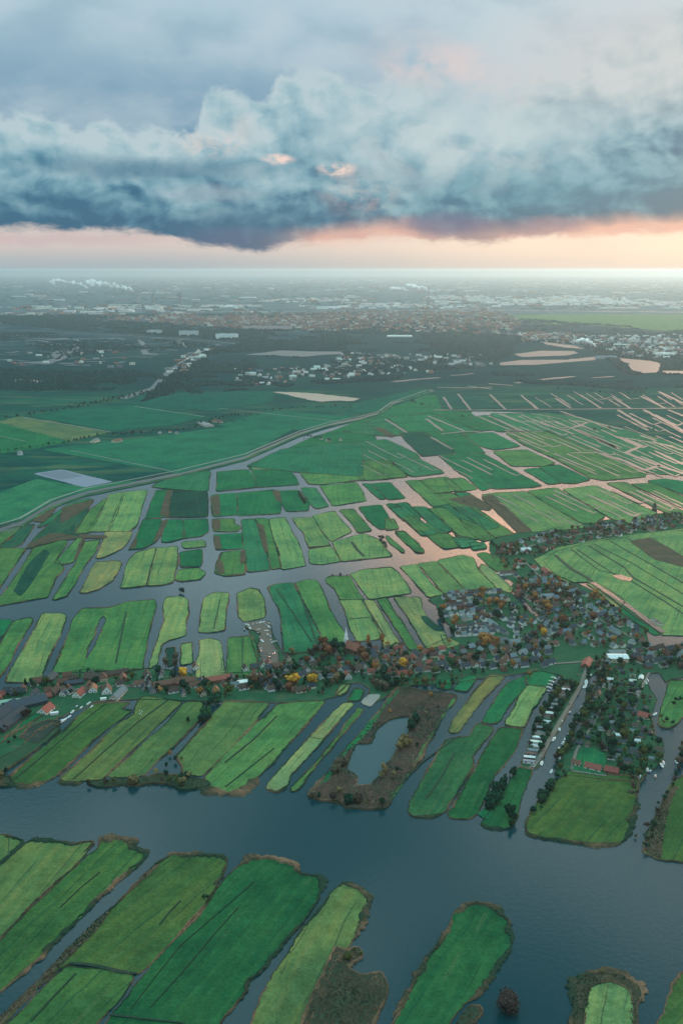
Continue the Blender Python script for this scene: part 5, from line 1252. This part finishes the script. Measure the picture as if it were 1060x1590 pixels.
# ------------------------------------------------------------------ boats, cars, sheep, jetties
def boat_proto():
    e = empty('boat', (0, 0, 0)); n = 9; vs = []; fs = []
    for i in range(n):
        t = i / (n - 1); y = -4.5 + 9 * t; hw = 1.45 * (1 - max(0, (t - .45) / .55) ** 2.2) * (.88 + .12 * min(1, t * 4)) + .02; zt = .85 + .35 * t * t
        vs += [(-hw, y, zt), (-hw * .72, y, -.1), (0, y, -.45 + .35 * t ** 4), (hw * .72, y, -.1), (hw, y, zt)]
    for i in range(n - 1):
        for k in range(4): a = i * 5 + k; fs.append((a, a + 1, a + 6, a + 5))
        fs.append((i * 5 + 4, i * 5, i * 5 + 5, i * 5 + 9))
    fs.append((0, 4, 3, 2, 1)); h = MB(); h.add(vs, [f[::-1] for f in fs]); h.put('hull', M['paint'], e, (.60, .61, .60))
    c = MB(); c.add([(-1, -2.2, .9), (1, -2.2, .9), (.8, 1.6, 1.0), (-.8, 1.6, 1.0), (-.8, -1.9, 2.0), (.8, -1.9, 2.0), (.6, .7, 1.95), (-.6, .7, 1.95)], [(0, 1, 5, 4), (1, 2, 6, 5), (2, 3, 7, 6), (3, 0, 4, 7), (4, 5, 6, 7)]); cb = c.put('cabin', M['paint'], e, (.5, .53, .54))
    g_ = MB(); g_.add([(-.66, 1.28, 1.3), (.66, 1.28, 1.3), (.58, .86, 1.85), (-.58, .86, 1.85)], [(0, 1, 2, 3)]); g_.add([(-.9, -1.6, 1.25), (-.8, .6, 1.25), (-.74, .5, 1.75), (-.84, -1.5, 1.75)], [(0, 1, 2, 3)]); g_.put('windscreen', M['glass'], cb)
    return e
def car_proto():
    e = empty('parked_car', (0, 0, 0)); b = MB(); prof = [(-2.1, .35), (-2.15, .8), (-1.9, .95), (-1.3, 1.0), (1.0, .98), (2.0, .8), (2.15, .5), (2.1, .35)]; vs = [(-.85, y, z) for y, z in prof] + [(.85, y, z) for y, z in prof]; n = len(prof)
    b.add(vs, [tuple(range(n)), tuple(range(n, 2 * n))[::-1]] + [(i, (i + 1) % n, (i + 1) % n + n, i + n)[::-1] for i in range(n)]); b.put('body', M['paint'], e, (.6, .6, .6))
    b = MB(); b.add([(-.8, -1.7, .98), (.8, -1.7, .98), (.8, 1.1, .99), (-.8, 1.1, .99), (-.62, -1.2, 1.45), (.62, -1.2, 1.45), (.62, .4, 1.45), (-.62, .4, 1.45)], [(0, 1, 5, 4), (1, 2, 6, 5), (2, 3, 7, 6), (3, 0, 4, 7), (4, 5, 6, 7)]); b.put('cabin', M['glass'], e)
    for x in (-.85, .85):
        for y in (-1.35, 1.35): b = MB(); b.tube([(x - .1, y, .32), (x + .1, y, .32)], [.32, .32], 10); b.put('wheel', M['ditch'], e)
    return e
def clone(proto, loc, rz, color=None, sc=1, cname=None):
    e = proto.copy(); COL.objects.link(e); e.location = loc; e.rotation_euler = (0, 0, rz); e.scale = (sc, sc, sc)
    for ch in list(proto.children):
        c = dup(ch, e, color if (color and ch.name.split('.')[0] in ('hull', 'body')) else None)
        for g_ in ch.children: dup(g_, c)
    return e
BP = boat_proto(); CPR = car_proto(); first = {'b': True, 'c': True}
BC = {'white': (.60, .61, .60), 'dark blue': (.03, .06, .14), 'grey': (.35, .37, .38), 'brown': (.14, .08, .05), 'black': (.03, .03, .03), 'red': (.4, .05, .04)}
def put(kind, p, rz, colr, sc, place, z):
    P_ = BP if kind == 'b' else CPR
    if first[kind]:
        first[kind] = False; e = P_; e.location = (p.x, p.y, z); e.rotation_euler = (0, 0, rz); e.scale = (sc,) * 3
        for ch in e.children:
            if ch.name.split('.')[0] in ('hull', 'body'): ch.color = BC[colr] + (1,)
    else: e = clone(P_, (p.x, p.y, z), rz, BC[colr], sc)
    if kind == 'b': note(e, f"{'long ' if sc > 1.25 else 'small ' if sc < .8 else ''}{colr} boat lying", 'boat', place, 'boats ' + place)
    else: note(e, f'{colr} car parked', 'car', place, 'cars ' + place)
amr = ang('5 455,515 640,170')
MC = 'in the marina channel'
for x, y, c, s in ((661, 158, 'white', 1.4), (656, 176, 'white', 1.3), (528, 393, 'white', 1.1), (478, 492, 'white', 1.0), (518, 525, 'white', .9), (551, 352, 'white', .8), (594, 283, 'dark blue', .9), (630, 290, 'white', .7), (638, 262, 'white', .7), (612, 312, 'grey', .9), (548, 455, 'white', 1.0), (551, 475, 'white', 1.0), (548, 432, 'white', .8), (566, 408, 'grey', 1.),
                   (590, 372, 'dark blue', 1.2), (562, 318, 'white', .7), (680, 130, 'white', .8), (575, 390, 'white', .8)):
    put('b', G(*T(f'5 {x},{y}')[0]), amr + rnd.uniform(-.15, .15), c, s, MC, 0)
for x, y, c in ((526, 140, 'white'), (518, 155, 'white'), (506, 180, 'white'), (503, 195, 'dark blue'), (512, 168, 'grey')): put('b', G(*T(f'5 {x},{y}')[0]), amr + 1.3, c, .85, 'left of the marina strip', 0)
for x, y, c in ((906, 160, 'white'), (912, 150, 'white'), (1031, 485, 'white'), (945, 290, 'white'), (925, 525, 'dark blue'), (912, 518, 'white'), (970, 500, 'white'), (978, 490, 'grey'), (945, 545, 'brown'), (880, 548, 'white')): put('b', G(*T(f'5 {x},{y}')[0]), amr + rnd.uniform(-.5, .5), c, .95, 'on the right-hand channel', 0)
for x, y, c, s in ((430, 532, 'white', 1.3), (478, 500, 'white', .8), (500, 466, 'white', .9), (455, 515, 'white', .7), (530, 430, 'dark blue', .8), (560, 436, 'white', .7), (612, 408, 'white', .9), (632, 430, 'grey', .8)): put('b', G(*T(f'y {x},{y}')[0]), a2 + rnd.uniform(-.1, .1), c, s, 'by the left farm lane', 0)
YD = 'around the boatyard'
for x, y, c, s, w_ in ((72, 112, 'white', 1.2, 0), (95, 140, 'white', 1.3, 0), (182, 95, 'white', 1.2, 0), (150, 100, 'brown', 1.0, 0), (250, 128, 'white', 1.1, 0), (230, 160, 'white', .9, 0), (240, 190, 'white', .8, 0), (262, 210, 'dark blue', 1.1, 0), (195, 245, 'white', 1.3, 0), (285, 255, 'white', 1.1, 0), (305, 250, 'black', 1., 0), (160, 180, 'black', .9, 0),
                       (175, 215, 'dark blue', .9, 0), (265, 240, 'black', .9, 0), (120, 110, 'dark blue', 1, 0), (210, 90, 'grey', 1, 0), (50, 150, 'brown', .9, 0), (225, 110, 'dark blue', .9, 0), (165, 150, 'grey', .9, 0), (185, 310, 'brown', 1, 0), (250, 100, 'brown', 1, 0)):
    put('b', G(*T(f'v {x},{y}')[0]), rnd.uniform(0, 3.1), c, s * .8, YD, .62)
trees_near = None
for i, (x, y) in enumerate(((188, 350), (205, 345), (222, 352), (240, 345), (258, 350), (275, 356), (292, 350), (200, 375), (220, 380), (245, 378), (262, 385), (185, 395), (285, 380), (180, 330), (300, 330))): put('c', G(*T(f'v {x},{y}')[0]), rnd.choice([0, .1, 1.5]), rnd.choice(['white', 'grey', 'dark blue', 'black', 'red']), 1, 'on the boatyard car park', .75)
for x, y in ((602, 180), (628, 130), (640, 110), (470, 470), (448, 508), (436, 512), (590, 250)): put('c', G(*T(f'5 {x},{y}')[0]), amr, rnd.choice(['white', 'grey', 'black', 'red']), 1, 'on the marina causeway', 1.12)
for x, y in ((280, 350), (440, 340), (660, 302), (900, 292), (700, 300)): put('c', G(*T(f'y {x},{y}')[0]), a1, rnd.choice(['white', 'grey', 'black', 'red']), 1, 'on the left farm lane', 1.12)
def sheep_proto():
    bm = bmesh.new(); ln = [(Vector((0, -.5, .68)), .10), (Vector((0, -.42, .7)), .26), (Vector((0, -.1, .68)), .33), (Vector((0, .3, .7)), .31), (Vector((0, .5, .78)), .2), (Vector((0, .68, .92)), .14), (Vector((0, .86, .88)), .08)]
    prev = None
    for c, r in ln:
        rg = [bm.verts.new(c + Vector((math.cos(a * math.pi / 4) * r, 0, math.sin(a * math.pi / 4) * r))) for a in range(8)]
        if prev: [bm.faces.new((prev[k], prev[(k + 1) % 8], rg[(k + 1) % 8], rg[k])) for k in range(8)]
        else: bm.faces.new(rg)
        prev = rg
    bm.faces.new(prev[::-1]); me = bpy.data.meshes.new('sheep'); bm.to_mesh(me); bm.free(); m = MB(); m.v = [tuple(v.co) for v in me.vertices]; m.f = [tuple(p.vertices) for p in me.polygons]
    for x in (-.17, .17):
        for y in (-.35, .32): m.tube([(x, y, .6), (x, y + .03, .3), (x, y, 0)], [.09, .05, .045], 5)
    return m
sm = sheep_proto().me('sheep'); sm.materials.append(M['paint'])
for pl, pts in (('on the meadow below the farm lane', 'y 960,465 968,478 972,490 962,492 955,484 975,470'), ('in the eastern meadow', 'x 940,273 1016,300 870,345 915,372 700,228 650,215'), ('in the middle wetland', '7 810,588 548,380 816,560')):
    for p in T(pts):
        g_ = G(*p); o = link('sheep', sm, color=(.72, .70, .64), loc=(g_.x, g_.y, 1.0)); o.rotation_euler = (0, 0, rnd.uniform(0, 6.2)); note(o, 'white sheep grazing', 'sheep', pl, 'sheep ' + pl)

# ------------------------------------------------------------------ far woods, towns, plumes
LAKES = [T(s) for s in ('b 760,304 800,296 870,287 960,290 1064,290 1064,302 990,306 940,312 860,308', 'c 485,329 560,316 700,315 790,305 790,322 700,328 600,336 500,338', 'c 535,303 620,287 720,288 735,298 700,307 560,312', 'c 620,260 720,272 754,285 700,283 640,273',
         'c 850,309 960,319 994,330 984,360 940,362 900,354 884,336', 'a 795,92 930,95 1060,112 1040,121 940,124', 'c 980,350 1160,353 1160,364 1000,363')]
def dome(mb, p, r, h, z, col=None, n=6):
    a0_ = rnd.uniform(0, 1); vs = []
    for k in range(n): a = a0_ + 6.283 * k / n; q = r * rnd.uniform(.8, 1.15); vs.append((p.x + math.cos(a) * q, p.y + math.sin(a) * q, z))
    for k in range(n): a = a0_ + 6.283 * k / n + .3; q = r * rnd.uniform(.55, .85); vs.append((p.x + math.cos(a) * q, p.y + math.sin(a) * q, z + h * rnd.uniform(.55, .8)))
    vs.append((p.x + rnd.uniform(-.2, .2) * r, p.y, z + h)); fs = [(k, (k + 1) % n, n + (k + 1) % n, n + k) for k in range(n)] + [(n + k, n + (k + 1) % n, 2 * n) for k in range(n)]
    mb.add(vs, fs, col)
WOODS = [('b 690,285 760,262 900,258 1060,252 c 250,243 540,262 530,300 480,320 470,345 200,352 0,368 b 900,388 700,392 640,380 590,360', 7200, .46, 11, 11), ('b 0,178 150,182 330,196 560,208 800,222 1060,232 c 300,236 540,252 545,272 0,262 b 760,262 680,254 400,236 200,224 0,205', 5200, .4, 17, 13),
         ('b -60,345 200,352 420,352 540,372 480,402 380,434 200,420 0,410 -60,400', 2400, .52, 8, 9), ('c 470,350 900,365 1130,368 1130,400 900,412 700,395 480,392', 2600, .5, 8, 9), ('b 560,400 620,330 690,300 900,340 1060,380 c 200,360 180,380 b 900,400 760,412 600,424', 2600, .42, 8, 9), ('b 480,408 570,330 660,276 700,282 640,330 590,380 540,424 440,450', 900, .3, 9, 12),
         ('c 540,262 620,240 1130,235 1130,345 1000,350 800,300 740,270', 2400, .42, 12, 12), ('c 800,300 1130,330 1130,366 880,365', 900, .4, 10, 11), ('b 0,225 300,240 660,270 560,300 520,345 0,340', 1100, .56, 8, 9)]
mb = MB()
def scat_px(poly, n, thr, fn, sc=.0016):
    g = [G(*p) for p in poly]; gp = [(p.x, p.y) for p in g]; x0, x1 = min(a for a, _ in gp), max(a for a, _ in gp); y0, y1 = min(b for _, b in gp), max(b for _, b in gp); c = 0; t = 0
    while c < n and t < n * 12:
        t += 1; p = Vector((rnd.uniform(x0, x1), rnd.uniform(y0, y1)))
        if noise.noise((p.x * sc, p.y * sc * .6, 4.)) * .5 + .5 + .25 * noise.noise((p.x * sc * 4, p.y * sc * 3, 9.)) < thr or not inside(p.x, p.y, gp): continue
        q = to_px(p)
        if any(inside(q[0], q[1], l) for l in LAKES): continue
        fn(p); c += 1
for s, n, thr, r, h in WOODS: scat_px(T(s), n, thr, lambda p: dome(mb, p, r * rnd.uniform(.6, 1.3), h * rnd.uniform(.6, 1.25), .2, n=5))
tag(mb.put('woodland', M['wood']), 'dark woodland beyond the open polder', 'woodland', kind='stuff')
PAL = [(.62, .60, .56)] * 4 + [(.42, .40, .38)] * 3 + [(.30, .16, .12)] * 4 + [(.20, .20, .21)] * 4 + [(.7, .69, .66)] * 2
RED = [(.30, .16, .12)] * 5 + [(.22, .13, .11)] * 3 + [(.5, .46, .42)] * 2 + [(.22, .22, .23)] * 2
TOWN = [('b 0,150 60,150 1060,125 c 0,118 400,118 1130,120 1130,160 700,160 500,162 0,165 b 1060,165 700,175 300,180 0,185', 900, .42, (40, 190), (20, 70), (8, 16), PAL), ('c 0,168 480,168 560,200 540,240 300,235 0,225 b 1060,225 800,215 780,180', 1500, .34, (18, 60), (12, 24), (8, 16), RED),
        ('b 300,178 780,172 1060,176 1060,230 700,220 300,192', 900, .42, (16, 60), (12, 24), (8, 14), RED), ('c 540,235 740,245 1130,240 1130,300 980,320 840,300 740,270 540,265', 420, .4, (14, 50), (10, 22), (6, 11), PAL), ('b 0,75 500,70 1060,70 c 0,68 1130,70 1130,118 0,116 b 1060,122 0,146', 520, .5, (80, 400), (60, 150), (10, 22), PAL),
        ('b 700,350 1000,340 c 0,300 480,305 470,350 100,370 b 900,395 750,400', 230, .3, (12, 40), (10, 20), (5, 8), PAL), ('b 520,350 560,310 640,280 660,285 620,320 560,370 500,400', 60, .3, (20, 50), (10, 20), (5, 8), PAL), ('b 0,300 300,280 480,300 400,345 0,345', 26, .3, (14, 40), (10, 18), (5, 8), PAL),
        ('c 560,232 760,240 720,262 560,258', 90, .3, (20, 70), (12, 30), (6, 12), RED)]
BL = []
WHT = [(.74, .72, .68)] * 3 + [(.6, .57, .52)]
TOWN += [('b 300,140 1060,128 c 0,120 480,122 900,120 1100,130 1100,150 600,150 0,160 b 1060,162 700,165 300,172', 420, .5, (60, 260), (25, 80), (8, 16), WHT)]
for s, n, thr, lr, wr, hr, pal in TOWN: scat_px(T(s), n, thr, lambda p: BL.append((p, rnd.uniform(*lr) * rnd.choice([.5, 1, 1]), rnd.uniform(*wr), rnd.uniform(*hr) * rnd.choice([1, 1, 1, 1.6]), rnd.choice(pal), rnd.choice([0, 0, 1.57, .3, -.2]))), sc=.0006)
for s, L_, w_, h_, c in (('b 587,243', 150, 14, 38, (.62, .64, .64)), ('b 705,252', 165, 14, 36, (.70, .71, .70)), ('b 480,236', 120, 14, 26, (.45, .48, .5)), ('b 830,224', 420, 18, 30, (.55, .48, .44)), ('b 560,140', 60, 60, 150, (.22, .24, .27)), ('b 475,140', 40, 40, 110, (.24, .25, .28)), ('b 430,142', 40, 40, 90, (.3, .3, .32)), ('c 270,150', 60, 40, 110, (.26, .26, .28)), ('c 210,205', 40, 30, 60, (.36, .2, .16)), ('c 180,246', 190, 60, 10, (.75, .74, .7)),
                         ('c 270,127', 30, 30, 190, (.35, .33, .32)), ('c 820,314', 120, 30, 14, (.35, .42, .46)), ('b 1000,160', 150, 100, 30, (.8, .78, .74)), ('b 395,150', 500, 90, 16, (.66, .62, .55)), ('b 620,165', 300, 120, 20, (.72, .7, .66)), ('c 700,135', 620, 160, 16, (.68, .64, .58)), ('c 330,140', 420, 130, 18, (.6, .57, .52)), ('c 860,158', 500, 120, 14, (.7, .66, .6)), ('b 160,160', 380, 120, 12, (.64, .62, .58)),
                         ('b 480,235', 90, 14, 26, (.5, .52, .54)), ('c 1000,305', 120, 60, 16, (.6, .62, .62)), ('b 0,0', 0, 0, 0, None)):
    if c: BL.append((G(*T(s)[0]), L_, w_, h_, c, 0))
BL = [b for b in BL if not (b[0].length < 100)]
BL.sort(key=lambda b: b[0].length / math.sqrt(b[1] * (b[3] + b[2] * .1)))
def block(mb, L_, w_, h_, col=None, col2=None, o=(0, 0), rz=0, z=0.):
    a, b = L_ / 2, w_ / 2; c, s = math.cos(rz), math.sin(rz); T_ = MB()
    T_.box(-a, a, -b, b, -1, h_, col)
    if L_ > 70: T_.box(-a * .6, -a * .2, -b * .6, b * .6, h_ + .01, h_ + 3, col2); T_.box(a * .3, a * .7, -b * .5, b * .7, h_ + .01, h_ + 2.2, col2)
    elif h_ < 12: T_.add([(-a, -b, h_), (a, -b, h_), (a, b, h_), (-a, b, h_), (-a, 0, h_ + w_ * .28), (a, 0, h_ + w_ * .28)], [(0, 1, 5, 4), (2, 3, 4, 5), (1, 2, 5), (3, 0, 4)], col2)
    else: T_.box(-a * .5, a * .3, -b * .5, b * .4, h_ + .01, h_ + 2.6, col2)
    mb.add([(o[0] + x * c - y * s, o[1] + x * s + y * c, z + zz) for x, y, zz in T_.v], T_.f); mb.c += T_.c
for k, (p, L_, w_, h_, c, rz) in enumerate(BL[:280]):
    m = MB(); c = jitc(c); block(m, L_, w_, h_, c, tuple(v * .75 for v in c)); o = m.put('town_building', M['wall_t']); o.location = (p.x, p.y, .4); o.rotation_euler = (0, 0, rz)
    lum = sum(c) / 3; cn = 'red-brown' if c[0] > c[2] * 1.7 else 'white' if lum > .55 else 'pale' if lum > .36 else 'grey'
    sz = 'tower' if h_ > 60 else 'long warehouse' if L_ > 140 else 'slab block' if h_ > 22 else 'low building'
    q = to_px(p); pl = ('in the near town by the harbour' if q[1] > 520 else 'in the brick town before the canal' if q[1] > 484 else 'along the far city canal' if q[1] > 458 else 'in the haze near the horizon')
    note(o, f'{cn} {sz}', 'building', pl, f'buildings {pl}')
mb = MB()
for p, L_, w_, h_, c, rz in BL[280:]: c = jitc(c); block(mb, L_, w_, h_, c, tuple(v * .75 for v in c), (p.x, p.y), rz, .4)
tag(mb.put('town_buildings', M['wall_t']), 'remaining small buildings of the far towns', 'buildings', kind='stuff')
mb = MB()       # tree masses between the far houses
for s, n, thr, r, h in (('b 0,75 1060,68 c 0,66 1130,68 1130,165 0,168 b 1060,170 0,190', 2600, .46, 60, 14), ('b 0,178 1060,175 c 0,168 560,190 1130,232 1130,250 540,262 0,235 b 1060,232', 2600, .44, 30, 12)): scat_px(T(s), n, thr, lambda p: dome(mb, p, r * rnd.uniform(.5, 1.5), h * rnd.uniform(.6, 1.3), .2, n=5), sc=.0009)
tag(mb.put('tree_belts', M['wood']), 'tree belts threading the far towns', 'trees', kind='stuff')
def plume(s, h0, rs, label, hs, seed):
    """steam trail from its stack: merged billows along a path"""
    q = random.Random(seed); pts = T(s); base = G(*pts[0]); mb = MB(); sc = base.length / FPX; vs, fs = ico(2)
    for i in range(46):
        t = (i / 45) ** .9; k = t * (len(pts) - 1); a = int(min(k, len(pts) - 2)); f = k - a
        x = (pts[a][0] * (1 - f) + pts[a + 1][0] * f - pts[0][0]) * sc; up = (pts[0][1] - (pts[a][1] * (1 - f) + pts[a + 1][1] * f)) * sc + h0
        r = (rs[0] + (rs[1] - rs[0]) * t) * sc * q.uniform(.55, 1.15); c = Vector((x + q.uniform(-1, 1) * r * .8, q.uniform(-1, 1) * r, up + q.uniform(-.6, .6) * r))
        mb.add([tuple(c + v * r * (.8 + .5 * noise.noise((v.x * 2 + i, v.y * 2, v.z * 2)))) for v in vs], fs)
    o = mb.put('steam_plume', M['steam']); o.location = (base.x, base.y, 0); note(o, label, 'steam', '', None); del o['group']
M['steam'] = simple('steam', (.98, .90, .86), 1, .03, .01, 0)
plume('b 415,106 395,98 350,92 310,84 285,82', 20, (1.6, 5.6), 'long pale steam plume drifting left over the far city', 1, 3)
plume('b 275,96 250,84 225,80 190,74 170,82', 10, (1.6, 3.2), 'faint broken steam trail at the far left horizon', 1, 4)
plume('c 283,112 262,104 230,98 200,96', 40, (1.2, 4.4), 'white steam plume above the far canal left of centre', 1, 5)
plume('c 205,104 190,98 170,97 155,100', 10, (1.6, 2.6), 'small faint steam puff left of the white far plume', 1, 8)
plume('c 788,282 780,272 762,264 742,262', 6, (1.2, 4.0), 'low steam puff beside the right harbour basin', 1, 6)
plume('c 1010,284 1002,282 992,281 988,281', 3, (.8, 1.6), 'tiny white steam puff at the right edge', 1, 7)

# ------------------------------------------------------------------ single out labels
groups = {}
for o, wds, pl in THINGS: groups.setdefault((wds, pl), []).append(o)
ORD = ['leftmost', 'second', 'third', 'fourth', 'fifth', 'sixth', 'seventh', 'eighth', 'ninth', 'tenth', 'eleventh', 'twelfth']
for (wds, pl), os_ in groups.items():
    base = (wds + ' ' + pl).strip()
    if len(os_) == 1: os_[0]['label'] = base; continue
    os_.sort(key=lambda o: to_px(Vector((o.location.x, o.location.y)))[0])
    n = len(os_); num = {2: 'two', 3: 'three', 4: 'four', 5: 'five', 6: 'six', 7: 'seven', 8: 'eight', 9: 'nine', 10: 'ten', 11: 'eleven', 12: 'twelve'}.get(n, 'many')
    for i, o in enumerate(os_):
        if n <= 12:
            o['label'] = base + (', leftmost' if i == 0 else ', rightmost' if i == n - 1 else f', {ORD[i]} from left')
        else:
            nb = 4 if n <= 44 else 10; t = i * nb // n; st = -(-t * n // nb)
            nm_ = (('far left', 'left of middle', 'right of middle', 'far right') if nb == 4 else ('outer left', 'far left', 'left', 'inner left', 'middle left', 'middle right', 'inner right', 'right', 'far right', 'outer right'))[t]
            o['label'] = base + ', ' + nm_ + (', first' if i == st else f', {ORD[min(11, i - st)]}') + ' there'

# ------------------------------------------------------------------ air
hb_ = [(-82000, -82000, -4), (82000, 82000, H + 14)]
(ax0, ay0, az0), (ax1, ay1, az1) = hb_
hv = [(x, y, z) for z in (az0, az1) for x, y in ((ax0, ay0), (ax1, ay0), (ax1, ay1), (ax0, ay1))]
hz = link('haze', mesh('haze', hv, [(3, 2, 1, 0), (4, 5, 6, 7), (0, 1, 5, 4), (1, 2, 6, 5), (2, 3, 7, 6), (3, 0, 4, 7)]))
hm = bpy.data.materials.new('haze'); hm.use_nodes = True; hn = hm.node_tree; hn.nodes.clear()
ho = hn.nodes.new('ShaderNodeOutputMaterial'); hp = hn.nodes.new('ShaderNodeVolumePrincipled')
hp.inputs['Color'].default_value = HAZE_COL; hp.inputs['Density'].default_value = HAZE_D; hp.inputs['Anisotropy'].default_value = .56
hn.links.new(hp.outputs[0], ho.inputs['Volume']); hz.data.materials.append(hm); tag(hz, kind='stuff')
